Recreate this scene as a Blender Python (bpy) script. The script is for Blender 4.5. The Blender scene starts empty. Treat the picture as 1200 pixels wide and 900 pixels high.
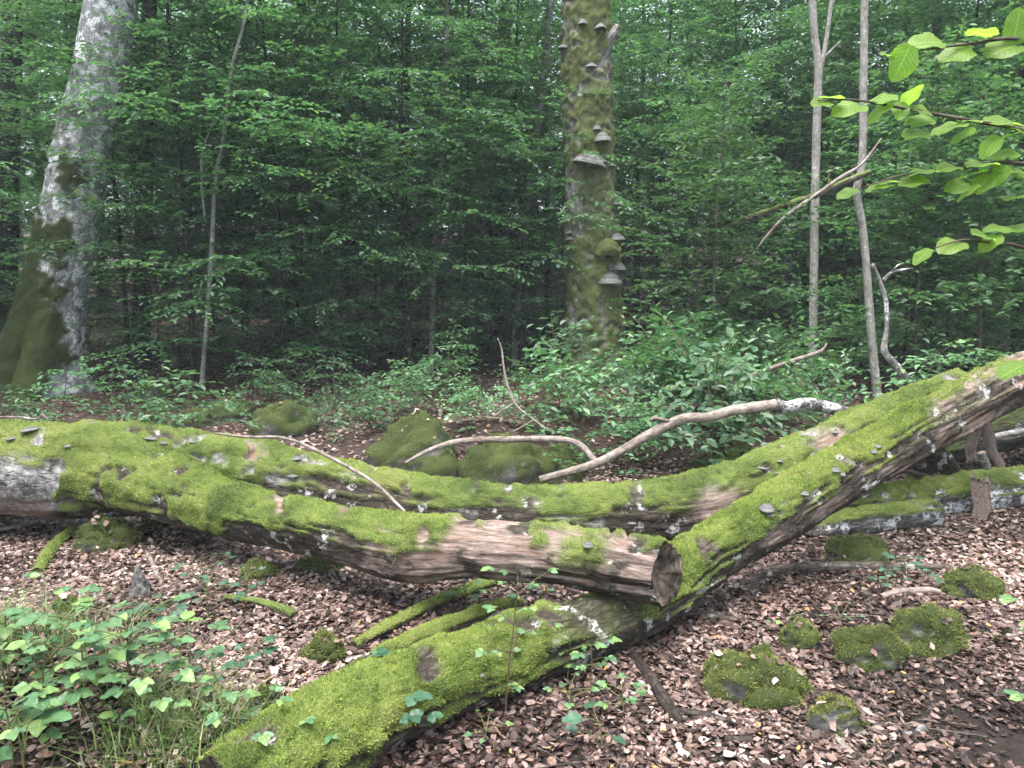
import bpy, math
import numpy as np
from mathutils import Vector

# ------------------------------------------------------------------ camera, sky, sun, exposure
SC = bpy.context.scene
COL = SC.collection
CAM_H, TH = 1.55, math.atan(100 / 900)
cam_d = bpy.data.cameras.new('camera')
cam_d.sensor_width = 36.0
cam_d.lens = 27.0
cam_d.clip_start = 0.05
cam_d.clip_end = 500
cam = bpy.data.objects.new('camera', cam_d)
cam.location = (0, 0, CAM_H)
cam.rotation_euler = (math.pi / 2 - TH, 0, 0)
COL.objects.link(cam)
SC.camera = cam

SUN_EL, SUN_AZ = math.radians(75), math.radians(205)     # azimuth clockwise from +Y
world = bpy.data.worlds.new('World')
SC.world = world
world.use_nodes = True
wn, wl = world.node_tree.nodes, world.node_tree.links
wn.clear()
sky = wn.new('ShaderNodeTexSky')
sky.sky_type = 'NISHITA'
sky.sun_disc = False
sky.sun_elevation = SUN_EL
sky.sun_rotation = SUN_AZ
sky.dust_density = 4.0
sky.air_density = 1.0
sky.ozone_density = 1.0
hs = wn.new('ShaderNodeHueSaturation')
hs.inputs['Saturation'].default_value = 0.55
bg = wn.new('ShaderNodeBackground')
bg.inputs['Strength'].default_value = 0.10
wo = wn.new('ShaderNodeOutputWorld')
wl.new(sky.outputs[0], hs.inputs['Color'])
wl.new(hs.outputs[0], bg.inputs['Color'])
wl.new(bg.outputs[0], wo.inputs['Surface'])

sun_d = bpy.data.lights.new('sun', 'SUN')
sun_d.energy = 1.5
sun_d.angle = math.radians(45)
sun_d.color = (1.0, 0.97, 0.93)
sun = bpy.data.objects.new('sun', sun_d)
sd = Vector((math.sin(SUN_AZ) * math.cos(SUN_EL), math.cos(SUN_AZ) * math.cos(SUN_EL), math.sin(SUN_EL)))
sun.rotation_euler = sd.to_track_quat('Z', 'Y').to_euler()
sun.location = (0, 0, 30)
COL.objects.link(sun)

SC.view_settings.view_transform = 'Standard'
SC.view_settings.look = 'None'
SC.view_settings.exposure = 2.62
SC.view_settings.gamma = 1.0
SC.view_settings.use_curve_mapping = False
cy = SC.cycles
cy.use_denoising = True
cy.max_bounces = 6
cy.diffuse_bounces = 3
cy.glossy_bounces = 2
cy.transmission_bounces = 4
cy.volume_bounces = 1
cy.transparent_max_bounces = 8
cy.sample_clamp_indirect = 4.0
cy.use_adaptive_sampling = True
cy.adaptive_threshold = 0.03
SC.render.use_persistent_data = False

HAZE = 0.0017
RNG = np.random.default_rng(7)

# ------------------------------------------------------------------ maths helpers
_F = np.array([0, math.cos(TH), -math.sin(TH)])
_U = np.array([0, math.sin(TH), math.cos(TH)])
_R = np.array([1.0, 0, 0])
CAMP = np.array([0, 0, CAM_H])


def ray(px, py):
    return _F + _R * (px - 600) / 900 + _U * (450 - py) / 900


def at(px, py, Y):
    """world point on the ray through photograph pixel (px, py) at distance Y ahead"""
    d = ray(px, py)
    return CAMP + d * (Y / d[1])


def to_px(P):
    """photograph pixel of world points (N,3)"""
    q = np.asarray(P) - CAMP
    dz = q @ _F
    return 600 + 900 * (q @ _R) / dz, 450 - 900 * (q @ _U) / dz, dz


def _hash(ix, iy, iz, seed):
    h = (ix * 374761393 + iy * 668265263 + iz * 1440662683 + seed * 974711) & 0xffffffff
    h = ((h ^ (h >> 13)) * 1274126177) & 0xffffffff
    h = ((h ^ (h >> 16)) * 2246822519) & 0xffffffff
    return ((h ^ (h >> 15)) & 0xffffff) / float(0xffffff)


def vnoise(p, seed=0):
    p = np.asarray(p, float)
    i = np.floor(p).astype(np.int64)
    f = p - i
    f = f * f * (3 - 2 * f)
    r = 0
    for dx in (0, 1):
        wx = f[..., 0] if dx else 1 - f[..., 0]
        for dy in (0, 1):
            wy = f[..., 1] if dy else 1 - f[..., 1]
            for dz in (0, 1):
                wz = f[..., 2] if dz else 1 - f[..., 2]
                r = r + wx * wy * wz * _hash(i[..., 0] + dx, i[..., 1] + dy, i[..., 2] + dz, seed)
    return r


def fbm(p, oct=4, seed=0, gain=0.5):
    p = np.asarray(p, float)
    s, a, t = 0, 1.0, 0
    for k in range(oct):
        s = s + a * vnoise(p * 2 ** k + 17.3 * k, seed + k)
        t += a
        a *= gain
    return s / t


def sstep(a, b, x):
    t = np.clip((x - a) / (b - a), 0, 1)
    return t * t * (3 - 2 * t)


def nrm(v):
    return v / np.maximum(np.linalg.norm(v, axis=-1, keepdims=True), 1e-9)


# bumps that belong to the terrain: (x, y, radius x, radius y, height)
MOUNDS = [(-1.62, 2.55, .55, .42, .30), (-2.3, 3.0, .6, .5, .18), (-1.0, 2.25, .4, .3, .10),
          (-0.5, 7.0, 1.3, .7, .22), (1.6, 8.2, 2.2, 1.2, .25), (4.2, 6.8, 1.2, .8, .25)]


def gz(x, y, fine=True):
    x = np.asarray(x, float)
    y = np.asarray(y, float)
    z = 0.055 * np.maximum(0, y - 5.5) ** 1.15
    p = np.stack(np.broadcast_arrays(x, y, 0 * x + 3.1), -1)
    z = z + (fbm(p * 0.45, 3, 5) - .5) * 0.22 * sstep(2.0, 9.0, np.abs(y) + 0 * x) + (fbm(p * 1.3, 2, 9) - .5) * 0.07
    if fine:
        z = z + (fbm(p * 6.0, 3, 11) - .5) * 0.035
    for mx, my, rx, ry, h in MOUNDS:
        z = z + h * np.exp(-((x - mx) / rx) ** 2 - ((y - my) / ry) ** 2)
    return z


def gp(px, py, lift=0.0):
    """where the ray through a photograph pixel meets the ground"""
    d = ray(px, py)
    t = np.linspace(1.2, 40, 4000)
    P = CAMP + d * t[:, None]
    below = P[:, 2] < gz(P[:, 0], P[:, 1], False)
    i = int(np.argmax(below)) if below.any() else len(t) - 1
    q = P[i].copy()
    q[2] = float(gz(q[0], q[1])) + lift
    return q


# ------------------------------------------------------------------ mesh helpers
def build(name, v, f, mat, parent=None, loc=None, attrs=None, smooth=True, data_only=False):
    v = np.asarray(v, np.float32)
    f = np.asarray(f, np.int32)
    me = bpy.data.meshes.new(name)
    me.vertices.add(len(v))
    me.vertices.foreach_set('co', v.ravel())
    k = f.shape[1]
    me.loops.add(f.size)
    me.loops.foreach_set('vertex_index', f.ravel())
    me.polygons.add(len(f))
    me.polygons.foreach_set('loop_start', np.arange(0, f.size, k, dtype=np.int32))
    me.polygons.foreach_set('use_smooth', np.full(len(f), smooth))
    for an, av in (attrs or {}).items():
        av = np.asarray(av, np.float32)
        if av.ndim == 1:
            a = me.attributes.new(an, 'FLOAT', 'POINT')
            a.data.foreach_set('value', av)
        else:
            a = me.attributes.new(an, 'FLOAT_VECTOR', 'POINT')
            a.data.foreach_set('vector', av.ravel())
    me.update(calc_edges=True)
    me.validate()
    if mat:
        me.materials.append(mat)
    if data_only:
        return me
    return link(name, me, parent, loc)


def link(name, me, parent=None, loc=None):
    o = bpy.data.objects.new(name, me)
    COL.objects.link(o)
    if parent is not None:
        o.parent = parent
    if loc is not None:
        o.location = [float(c) for c in loc]
    return o


def empty(name, loc):
    o = bpy.data.objects.new(name, None)
    o.empty_display_size = 0.1
    COL.objects.link(o)
    o.location = [float(c) for c in loc]
    return o


def tag(o, label, cat, group=None):
    o['label'] = label
    o['category'] = cat
    if group:
        o['group'] = group
    return o


def copy_tree(src, loc, rotz=0.0, scale=1.0, tilt=(0, 0)):
    r = src.copy()
    COL.objects.link(r)
    r.location = [float(c) for c in loc]
    r.rotation_euler = (tilt[0], tilt[1], rotz)
    r.scale = (scale,) * 3 if np.isscalar(scale) else scale
    for ch in src.children:
        c = ch.copy()
        COL.objects.link(c)
        c.parent = r
    return r


def catmull(pts, rad, ds):
    pts = np.asarray(pts, float)
    rad = np.asarray(rad, float)
    n = len(pts)
    P = np.vstack([2 * pts[0] - pts[1], pts, 2 * pts[-1] - pts[-2]])
    out, ro = [], []
    for i in range(n - 1):
        p0, p1, p2, p3 = P[i:i + 4]
        m = max(2, int(math.ceil(np.linalg.norm(p2 - p1) / ds)))
        t = np.linspace(0, 1, m, endpoint=False)[:, None]
        out.append(.5 * (2 * p1 + (p2 - p0) * t + (2 * p0 - 5 * p1 + 4 * p2 - p3) * t ** 2 + (3 * p1 - p0 - 3 * p2 + p3) * t ** 3))
        tt = t[:, 0]
        tt = tt * tt * (3 - 2 * tt)
        ro.append(rad[i] * (1 - tt) + rad[i + 1] * tt)
    out.append(pts[-1:])
    ro.append(rad[-1:])
    return np.vstack(out), np.concatenate(ro)


def grid_faces(nr, nc, wrap=True):
    i = np.arange(nr - 1)[:, None]
    j = np.arange(nc if wrap else nc - 1)[None, :]
    j2 = (j + 1) % nc
    a, b, c, d = i * nc + j, i * nc + j2, (i + 1) * nc + j2, (i + 1) * nc + j
    return np.stack(np.broadcast_arrays(a, b, c, d), -1).reshape(-1, 4)


def grid_normals(P):
    ds = np.gradient(P, axis=0)
    dp = np.roll(P, -1, 1) - np.roll(P, 1, 1)
    return nrm(np.cross(dp, ds))


def tube(pts, rad, ds=.05, nphi=8, ref=None, caps=True):
    """plain tapered tube -> verts, quads"""
    C, R = catmull(pts, rad, ds)
    T = nrm(np.gradient(C, axis=0))
    if ref is None:
        ref = np.array([0, 0, 1.0]) if abs(nrm((C[-1] - C[0]))[2]) < .8 else np.array([0, 1.0, 0])
    n = nrm(ref - (T @ ref)[:, None] * T)
    b = np.cross(T, n)
    if caps:
        C = np.vstack([C[:1], C, C[-1:]])
        R = np.concatenate([[R[0] * .05], R, [R[-1] * .05]])
        n = np.vstack([n[:1], n, n[-1:]])
        b = np.vstack([b[:1], b, b[-1:]])
    ph = np.linspace(0, 2 * np.pi, nphi, endpoint=False)
    V = C[:, None] + R[:, None, None] * (np.cos(ph)[None, :, None] * n[:, None] + np.sin(ph)[None, :, None] * b[:, None])
    return V.reshape(-1, 3), grid_faces(len(C), nphi)


class Bag:
    """collects tubes or leaves into one mesh"""
    def __init__(s):
        s.v, s.f, s.n, s.a = [], [], 0, {}

    def add(s, v, f, **attrs):
        s.v.append(v)
        s.f.append(f + s.n)
        s.n += len(v)
        for k, x in attrs.items():
            s.a.setdefault(k, []).append(np.broadcast_to(x, (len(v),)) if np.ndim(x) < 2 else x)

    def get(s):
        return np.vstack(s.v), np.vstack(s.f), {k: np.concatenate(x) for k, x in s.a.items()}


# leaf templates: (along, side, up)
T4 = (np.array([(0, 0, 0), (.45, .5, .10), (1, 0, -.04), (.45, -.5, .10)]), np.array([(0, 1, 2), (0, 2, 3)]))
T6 = (np.array([(0, 0, 0), (.28, .44, .09), (.68, .38, .08), (1, 0, -.10), (.68, -.38, .08), (.28, -.44, .09)]),
      np.array([(0, 1, 2, 3), (0, 3, 4, 5)]))
TDS = []
for _k in range(4):
    _r = np.random.default_rng(900 + _k)
    _td = []
    for t, w in ((0, .03), (.24, .33), (.62, .37), (1, .02)):
        sk = _r.normal(0, .05)
        for sg in (-1, 0, 1):
            ww = w * (1 + _r.normal(0, .16))
            _td.append((t + _r.normal(0, .03) * (0 < t < 1), sg * ww + sk * (0 < t < 1), abs(sg) * w * _r.uniform(.2, 1.1) + (t - .5) ** 2 * .7 + _r.normal(0, .03)))
    TDS.append((np.array(_td), grid_faces(4, 3, False)))
TD = TDS[0]


def leaves(base, axis, up, L, W, tmpl, curl=1.0, rnd=None):
    """many leaves at once: base (n,3), axis (n,3), up (n,3), L, W (n,) -> verts, faces, rnd"""
    T, F = tmpl
    n = len(base)
    axis = nrm(axis)
    side = nrm(np.cross(axis, up))
    nn = np.cross(side, axis)
    curl = np.broadcast_to(curl, (n,))
    L = np.broadcast_to(L, (n,))
    W = np.broadcast_to(W, (n,))
    V = base[:, None] + (L[:, None] * T[None, :, 0])[..., None] * axis[:, None] \
        + (W[:, None] * T[None, :, 1])[..., None] * side[:, None] \
        + ((L * curl)[:, None] * T[None, :, 2])[..., None] * nn[:, None]
    Fa = (F[None] + (np.arange(n) * len(T))[:, None, None]).reshape(-1, F.shape[1])
    if rnd is None:
        rnd = RNG.random(n)
    return V.reshape(-1, 3), Fa, np.repeat(rnd, len(T))


# ------------------------------------------------------------------ materials
class NT:
    def __init__(s, name):
        s.m = bpy.data.materials.new(name)
        s.m.use_nodes = True
        s.t = s.m.node_tree
        s.t.nodes.clear()
        s.out = s.t.nodes.new('ShaderNodeOutputMaterial')

    def n(s, kind, **kw):
        nd = s.t.nodes.new('ShaderNode' + kind)
        for k, v in kw.items():
            if k.startswith('i_'):
                s.set(nd, k[2:], v)
            else:
                setattr(nd, k, v)
        return nd

    def set(s, nd, key, v):
        key = int(key) if key.isdigit() else key.replace('_', ' ')
        if hasattr(v, 'is_linked') or isinstance(v, bpy.types.NodeSocket):
            s.t.links.new(v, nd.inputs[key])
        else:
            nd.inputs[key].default_value = v

    def attr(s, name, vec=False):
        a = s.n('Attribute', attribute_name=name)
        return a.outputs['Vector' if vec else 'Fac']

    def noise(s, vec, scale, detail=4, rough=.55, dist=0):
        a = s.n('TexNoise', i_Scale=scale, i_Detail=detail, i_Roughness=rough, i_Distortion=dist)
        s.t.links.new(vec, a.inputs['Vector'])
        return a.outputs['Fac']

    def ramp(s, fac, stops, interp='LINEAR'):
        r = s.n('ValToRGB')
        r.color_ramp.interpolation = interp
        e = r.color_ramp.elements
        while len(e) < len(stops):
            e.new(.5)
        for el, (p, c) in zip(e, stops):
            el.position = p
            el.color = (*c, 1) if len(c) == 3 else c
        s.t.links.new(fac, r.inputs['Fac'])
        return r.outputs['Color']

    def step(s, fac, a, b):
        r = s.n('MapRange', interpolation_type='SMOOTHSTEP')
        s.t.links.new(fac, r.inputs[0])
        r.inputs[1].default_value = a
        r.inputs[2].default_value = b
        return r.outputs[0]

    def mix(s, fac, a, b, blend='MIX'):
        m = s.n('Mix', data_type='RGBA', blend_type=blend)
        for k, v in ((0, fac), (6, a), (7, b)):
            if isinstance(v, bpy.types.NodeSocket):
                s.t.links.new(v, m.inputs[k])
            else:
                m.inputs[k].default_value = v if np.isscalar(v) else (*v, 1)
        return m.outputs[2]

    def math(s, op, a, b=0.0):
        m = s.n('Math', operation=op)
        for k, v in ((0, a), (1, b)):
            if isinstance(v, bpy.types.NodeSocket):
                s.t.links.new(v, m.inputs[k])
            else:
                m.inputs[k].default_value = v
        return m.outputs[0]

    def scale(s, vec, xyz):
        m = s.n('VectorMath', operation='MULTIPLY')
        s.t.links.new(vec, m.inputs[0])
        m.inputs[1].default_value = xyz
        return m.outputs[0]

    def geo(s):
        return s.n('NewGeometry').outputs['Position']

    def finish(s, color, rough=.8, spec=.2, bump=None, strength=.5, dist=.02, transl=None, tfac=.35):
        p = s.n('BsdfPrincipled')
        for k, v in (('Base Color', color), ('Roughness', rough), ('Specular IOR Level', spec)):
            if isinstance(v, bpy.types.NodeSocket):
                s.t.links.new(v, p.inputs[k])
            else:
                p.inputs[k].default_value = v if np.isscalar(v) else (*v, 1)
        if bump is not None:
            b = s.n('Bump', i_Strength=strength, i_Distance=dist)
            s.t.links.new(bump, b.inputs['Height'])
            s.t.links.new(b.outputs[0], p.inputs['Normal'])
        sh = p.outputs[0]
        if transl is not None:
            tr = s.n('BsdfTranslucent')
            s.t.links.new(transl, tr.inputs['Color'])
            mx = s.n('MixShader')
            mx.inputs[0].default_value = tfac
            s.t.links.new(sh, mx.inputs[1])
            s.t.links.new(tr.outputs[0], mx.inputs[2])
            sh = mx.outputs[0]
        s.t.links.new(sh, s.out.inputs['Surface'])
        return s.m


def mat_leaf(name, stops, tfac=.48, rough=.42, spec=.4, objvar=.35, veins=False):
    s = NT(name)
    c = s.ramp(s.attr('rnd'), stops)
    if veins:
        sep = s.n('SeparateXYZ')
        s.t.links.new(s.attr('luv', True), sep.inputs[0])
        sa = s.math('ABSOLUTE', sep.outputs['Y'])
        w = s.math('FRACT', s.math('MULTIPLY', s.math('SUBTRACT', sep.outputs['X'], s.math('MULTIPLY', sa, .30)), 8.0))
        w = s.math('ABSOLUTE', s.math('SUBTRACT', w, .5))
        vn = s.math('MAXIMUM', s.step(w, .40, .48), s.step(sa, .07, .03))
        c = s.mix(vn, s.mix(1.0, c, (.80, .82, .80), 'MULTIPLY'), s.mix(1.0, c, (1.3, 1.2, 1.35), 'MULTIPLY'))
        c = s.mix(s.step(s.noise(s.geo(), 35, 4, .6), .5, .75), c, s.mix(1.0, c, (.78, .80, .7), 'MULTIPLY'))
    oi = s.n('ObjectInfo').outputs['Random']
    v = s.n('MapRange')
    s.t.links.new(oi, v.inputs[0])
    v.inputs[3].default_value = 1 - objvar
    v.inputs[4].default_value = 1 + objvar
    h = s.n('HueSaturation')
    s.t.links.new(v.outputs[0], h.inputs['Value'])
    s.t.links.new(c, h.inputs['Color'])
    t = s.mix(1.0, h.outputs[0], (1.25, 1.35, .7), 'MULTIPLY')
    return s.finish(h.outputs[0], rough, spec, transl=t, tfac=tfac)


BEECH = mat_leaf('beech_leaf', [(0, (.045, .115, .066)), (.5, (.070, .165, .084)), (.9, (.10, .205, .084)), (1, (.16, .245, .08))])
BEECH_FAR = mat_leaf('canopy_leaf', [(0, (.045, .105, .068)), (.6, (.07, .15, .088)), (1, (.10, .185, .09))])
MAPLE = mat_leaf('maple_leaf', [(0, (.05, .12, .06)), (.6, (.08, .175, .08)), (1, (.11, .21, .085))])
BRAMBLE = mat_leaf('bramble_leaf', [(0, (.045, .11, .055)), (.6, (.075, .165, .078)), (.93, (.12, .22, .09)), (1, (.28, .27, .12))], tfac=.3, objvar=.38)
HERB = mat_leaf('herb_leaf', [(0, (.07, .16, .07)), (.6, (.115, .23, .10)), (1, (.19, .30, .10))], tfac=.3, objvar=.2, veins=True)
HERB_DARK = mat_leaf('dark_herb_leaf', [(0, (.035, .095, .055)), (1, (.06, .14, .075))], tfac=.25, objvar=.25, veins=True)
HAZEL = mat_leaf('hazel_leaf', [(0, (.20, .36, .07)), (1, (.29, .45, .10))], tfac=.68, objvar=.15, veins=True)
GRASSM = mat_leaf('grass_blade', [(0, (.05, .10, .025)), (.8, (.11, .17, .05)), (1, (.26, .23, .12))], tfac=.3, objvar=0)

MOSS_STOPS = [(.20, (.045, .072, .018)), (.38, (.138, .195, .044)), (.53, (.245, .325, .075)), (.66, (.34, .405, .11)), (.77, (.32, .32, .10)), (.88, (.17, .13, .055))]
MOSS_DARK = [(.22, (.036, .056, .015)), (.5, (.085, .118, .028)), (.8, (.15, .18, .05))]


def mat_moss(name, stops, scale=3.0):
    s = NT(name)
    f = s.noise(s.geo(), scale, 4, .6)
    g2 = s.noise(s.geo(), scale * 7, 3, .6)
    f2 = s.math('ADD', s.math('ADD', s.math('MULTIPLY', s.attr('rnd'), .34), s.math('MULTIPLY', g2, .35)), s.math('ADD', f, -.345))
    c = s.ramp(f2, stops)
    t = s.mix(1.0, c, (1.2, 1.2, .7), 'MULTIPLY')
    return s.finish(c, .75, .15, transl=t, tfac=.25)


MOSS = mat_moss('moss', MOSS_STOPS)
MOSSD = mat_moss('dark_moss', MOSS_DARK, 5.0)
MOSSR = mat_moss('stone_moss', [(.22, (.050, .068, .020)), (.43, (.14, .17, .046)), (.62, (.25, .27, .075)), (.80, (.19, .16, .08))], 6.0)


def mat_log(name, bark, lichen, wood, moss_stops, lichen_amt=.62, grain=1.0, PLATES=.75):
    """bark, bare wood, moss and end grain picked by attributes of the mesh"""
    s = NT(name)
    luv = s.attr('luv', True)
    g = s.geo()
    nb = s.noise(s.scale(luv, (20, 34, 1)), 1.0, 7, .68, .3)
    nb2 = s.noise(s.scale(luv, (5, 9, 1)), 1.0, 4, .55)
    vc = s.n('TexVoronoi', feature='DISTANCE_TO_EDGE', i_Scale=1.0, i_Randomness=1.0)
    wv = s.n('VectorMath', operation='ADD')
    s.t.links.new(s.scale(luv, (9, 26, 1)), wv.inputs[0])
    nv = s.n('TexNoise', i_Scale=14.0, i_Detail=3.0)
    s.t.links.new(luv, nv.inputs['Vector'])
    s.t.links.new(s.scale(nv.outputs['Color'], (1.3, 1.3, 0)), wv.inputs[1])
    s.t.links.new(wv.outputs[0], vc.inputs['Vector'])
    plate = s.step(vc.outputs['Distance'], .01, .12)
    nb = s.math('ADD', s.math('MULTIPLY', nb, .6), s.math('MULTIPLY', nb2, .4))
    cb = s.ramp(nb, [(.36, bark[0]), (.5, bark[1]), (.64, bark[2])])
    cb = s.mix(s.math('MULTIPLY', s.math('SUBTRACT', 1.0, plate), PLATES), cb, bark[0])
    li = s.math('MULTIPLY', s.step(s.noise(g, 9.0, 5, .6), lichen_amt - .03, lichen_amt + .03),
                s.step(s.noise(g, 55.0, 3, .5), .35, .55))
    cb = s.mix(li, cb, lichen)
    nw = s.noise(s.scale(luv, (11 * grain, 75 * grain, 1)), 1.0, 8, .70, .8)
    nw2 = s.noise(s.scale(luv, (1.3, 5, 1)), 1.0, 3, .5)
    cw = s.ramp(nw, [(.30, wood[0]), (.46, wood[1]), (.66, wood[2])])
    cw = s.mix(s.step(nw2, .50, .72), cw, wood[3])
    cw = s.mix(s.math('MULTIPLY', s.step(s.noise(g, 5.0, 5, .65), .52, .64), .8), cw, wood[0])
    pb_ = s.ramp(s.math('ADD', s.math('MULTIPLY', s.noise(g, 26, 5, .65), .6), s.math('MULTIPLY', s.noise(g, 7, 3, .5), .4)), [(.36, (.03, .027, .024)), (.46, (.12, .115, .11)), (.55, (.25, .245, .24)), (.68, (.42, .42, .415))])
    cb = s.mix(s.attr('pale'), cb, pb_)
    c = s.mix(s.attr('bare'), cb, cw)
    fm = s.noise(g, 3.0, 4, .6)
    fm2 = s.noise(g, 120.0, 3, .6)
    cm = s.ramp(s.math('ADD', fm, s.math('MULTIPLY', s.math('ADD', fm2, -.5), .35)), moss_stops)
    cm = s.mix(1.0, cm, (.42, .42, .45), 'MULTIPLY')
    c = s.mix(s.attr('moss'), c, cm)
    ne = s.math('ADD', s.math('MULTIPLY', s.noise(g, 14, 5, .65), .75), s.math('MULTIPLY', s.noise(s.scale(luv, (160, 1.5, 1)), 1.0, 4, .6), .25))
    ce = s.ramp(ne, [(.40, (.014, .012, .010)), (.50, (.07, .056, .042)), (.58, (.16, .13, .10)), (.72, (.25, .21, .175))])
    c = s.mix(s.attr('cap'), c, ce)
    # relief
    hb = s.math('ADD', s.math('ADD', s.math('MULTIPLY', nb, .8), s.math('MULTIPLY', plate, PLATES * .5)), s.math('MULTIPLY', s.noise(g, 70, 4, .6), .35))
    hw = s.math('MULTIPLY', nw, .8)
    h = s.math('ADD', s.math('MULTIPLY', hb, s.math('SUBTRACT', 1.0, s.attr('bare'))), s.math('MULTIPLY', hw, s.attr('bare')))
    h = s.math('ADD', h, s.math('MULTIPLY', fm2, s.attr('moss')))
    return s.finish(c, .85, .2, bump=h, strength=.8, dist=.012)


WOOD = [(.030, .021, .017), (.15, .108, .090), (.33, .27, .245), (.18, .105, .068)]
WOOD_GREY = [(.08, .065, .055), (.22, .18, .155), (.38, .33, .30), (.20, .16, .13)]
LOGM = mat_log('mossy_log', [(.016, .013, .010), (.045, .036, .028), (.11, .095, .080)], (.40, .40, .40), WOOD, MOSS_STOPS, .60)
LOGM_PALE = mat_log('lichen_log', [(.028, .026, .025), (.10, .096, .092), (.22, .215, .21)], (.50, .51, .52), WOOD, MOSS_STOPS, .51)
BEECHBARK = mat_log('beech_bark', [(.075, .073, .072), (.20, .20, .205), (.36, .365, .375)], (.58, .60, .62), WOOD, MOSS_DARK, .53, PLATES=.15)
SNAGBARK = mat_log('snag_bark', [(.07, .067, .060), (.19, .185, .172), (.34, .335, .32)], (.36, .36, .35), WOOD, [(.22, (.10, .125, .040)), (.5, (.21, .25, .080)), (.8, (.33, .36, .13))], .60)
PALEBARK = mat_log('pale_bark', [(.10, .095, .085), (.22, .21, .195), (.34, .33, .315)], (.42, .42, .40), WOOD_GREY, MOSS_DARK, .62, PLATES=.15)
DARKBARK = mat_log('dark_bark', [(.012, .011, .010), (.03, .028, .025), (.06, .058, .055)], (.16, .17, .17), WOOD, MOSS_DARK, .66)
BIRCHBARK = mat_log('birch_bark', [(.022, .02, .018), (.14, .135, .13), (.36, .35, .345)], (.52, .52, .52), WOOD_GREY, MOSS_DARK, .6, PLATES=.15)
STICKM = mat_log('dead_stick', [(.035, .028, .024), (.10, .082, .070), (.20, .17, .15)], (.34, .33, .32), WOOD_GREY, MOSS_STOPS, .66)
STICK_PALE = mat_log('pale_stick', [(.05, .040, .034), (.20, .165, .145), (.36, .315, .29)], (.5, .47, .45), WOOD_GREY, MOSS_STOPS, .68, PLATES=.15)
STICK_DARK = mat_log('wet_stick', [(.012, .010, .009), (.035, .028, .024), (.075, .062, .055)], (.2, .2, .2), WOOD_GREY, MOSS_STOPS, .68)
ROCKM = mat_log('mossy_rock', [(.05, .048, .045), (.12, .115, .11), (.22, .215, .21)], (.32, .32, .31), WOOD, MOSS_DARK, .62, PLATES=.15)


def mat_twig():
    s = NT('twig')
    c = s.ramp(s.noise(s.geo(), 20, 3), [(.3, (.04, .032, .026)), (.7, (.10, .085, .07))])
    return s.finish(c, .8, .2)


TWIG = mat_twig()


def mat_stem(name, c1, c2):
    s = NT(name)
    return s.finish(s.ramp(s.noise(s.geo(), 25, 2), [(.3, c1), (.7, c2)]), .6, .25)


GREENSTEM = mat_stem('green_stem', (.06, .09, .03), (.13, .13, .05))
REDSTEM = mat_stem('brown_stem', (.06, .04, .028), (.12, .09, .06))


def mat_litter():
    s = NT('dead_leaf')
    c = s.ramp(s.attr('rnd'), [(0, (.022, .014, .012)), (.15, (.060, .036, .030)), (.28, (.13, .085, .070)), (.36, (.042, .026, .023)), (.5, (.165, .112, .098)),
                               (.62, (.27, .195, .17)), (.72, (.18, .112, .088)), (.84, (.36, .285, .26)), (.96, (.48, .405, .375)), (1, (.40, .26, .10))])
    n = s.noise(s.geo(), 60, 3, .6)
    c = s.mix(s.step(n, .25, .6), s.mix(1.0, c, (.62, .55, .5), 'MULTIPLY'), c)
    t = s.mix(1.0, c, (1.1, .8, .6), 'MULTIPLY')
    return s.finish(c, .5, .35, transl=t, tfac=.15)


DEADLEAF = mat_litter()


def mat_ground():
    s = NT('forest_floor')
    g = s.geo()
    a = s.noise(g, 22, 5, .65)
    v = s.n('TexVoronoi', i_Scale=26.0, i_Randomness=1.0)
    s.t.links.new(g, v.inputs['Vector'])
    cell = s.n('SeparateColor')
    s.t.links.new(v.outputs['Color'], cell.inputs[0])
    leafc = s.ramp(cell.outputs[0], [(0, (.03, .018, .013)), (.5, (.07, .042, .033)), (.85, (.13, .085, .07)), (1, (.18, .13, .11))])
    soil = s.ramp(a, [(.3, (.012, .009, .008)), (.6, (.03, .023, .02)), (.8, (.06, .048, .042))])
    far = s.n('SeparateXYZ')
    s.t.links.new(g, far.inputs[0])
    m = s.step(far.outputs['Y'], 5.0, 9.0)
    c = s.mix(m, soil, s.mix(.55, soil, leafc))
    h = s.math('ADD', a, s.math('MULTIPLY', s.noise(g, 90, 3), .4))
    return s.finish(c, .9, .15, bump=h, strength=.9, dist=.03)


GROUND = mat_ground()


def mat_fungus():
    s = NT('bracket_fungus')
    u = s.attr('rnd')
    n = s.noise(s.geo(), 60, 3)
    f = s.math('ADD', u, s.math('MULTIPLY', s.math('ADD', n, -.5), .14))
    c = s.ramp(f, [(0, (.05, .048, .048)), (.25, (.13, .128, .13)), (.36, (.065, .063, .063)), (.48, (.17, .168, .168)), (.56, (.10, .097, .095)), (.63, (.33, .315, .30)), (.70, (.42, .39, .35)), (.78, (.10, .08, .062)), (1, (.05, .04, .032))])
    return s.finish(c, .75, .2, bump=n, strength=.4, dist=.01)


FUNGUS = mat_fungus()

# ------------------------------------------------------------------ ground
gx = np.concatenate([np.linspace(-60, -9, 40, endpoint=False), np.linspace(-9, -3.2, 80, endpoint=False), np.linspace(-3.2, 3.6, 220, endpoint=False),
                     np.linspace(3.6, 9, 80, endpoint=False), np.linspace(9, 60, 40)])
gy = np.concatenate([np.linspace(-25, 1.2, 40, endpoint=False), np.linspace(1.2, 6.5, 190, endpoint=False), np.linspace(6.5, 14, 120, endpoint=False), np.linspace(14, 110, 90)])
GX, GY = np.meshgrid(gx, gy)
gv = np.stack([GX, GY, gz(GX, GY)], -1).reshape(-1, 3)
ground = build('ground', gv, grid_faces(len(gy), len(gx), False), GROUND)
ground['kind'] = 'structure'

# ------------------------------------------------------------------ leaf litter
TRUNKS = []          # (x, y, r) keeps litter out of standing trunks


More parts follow.
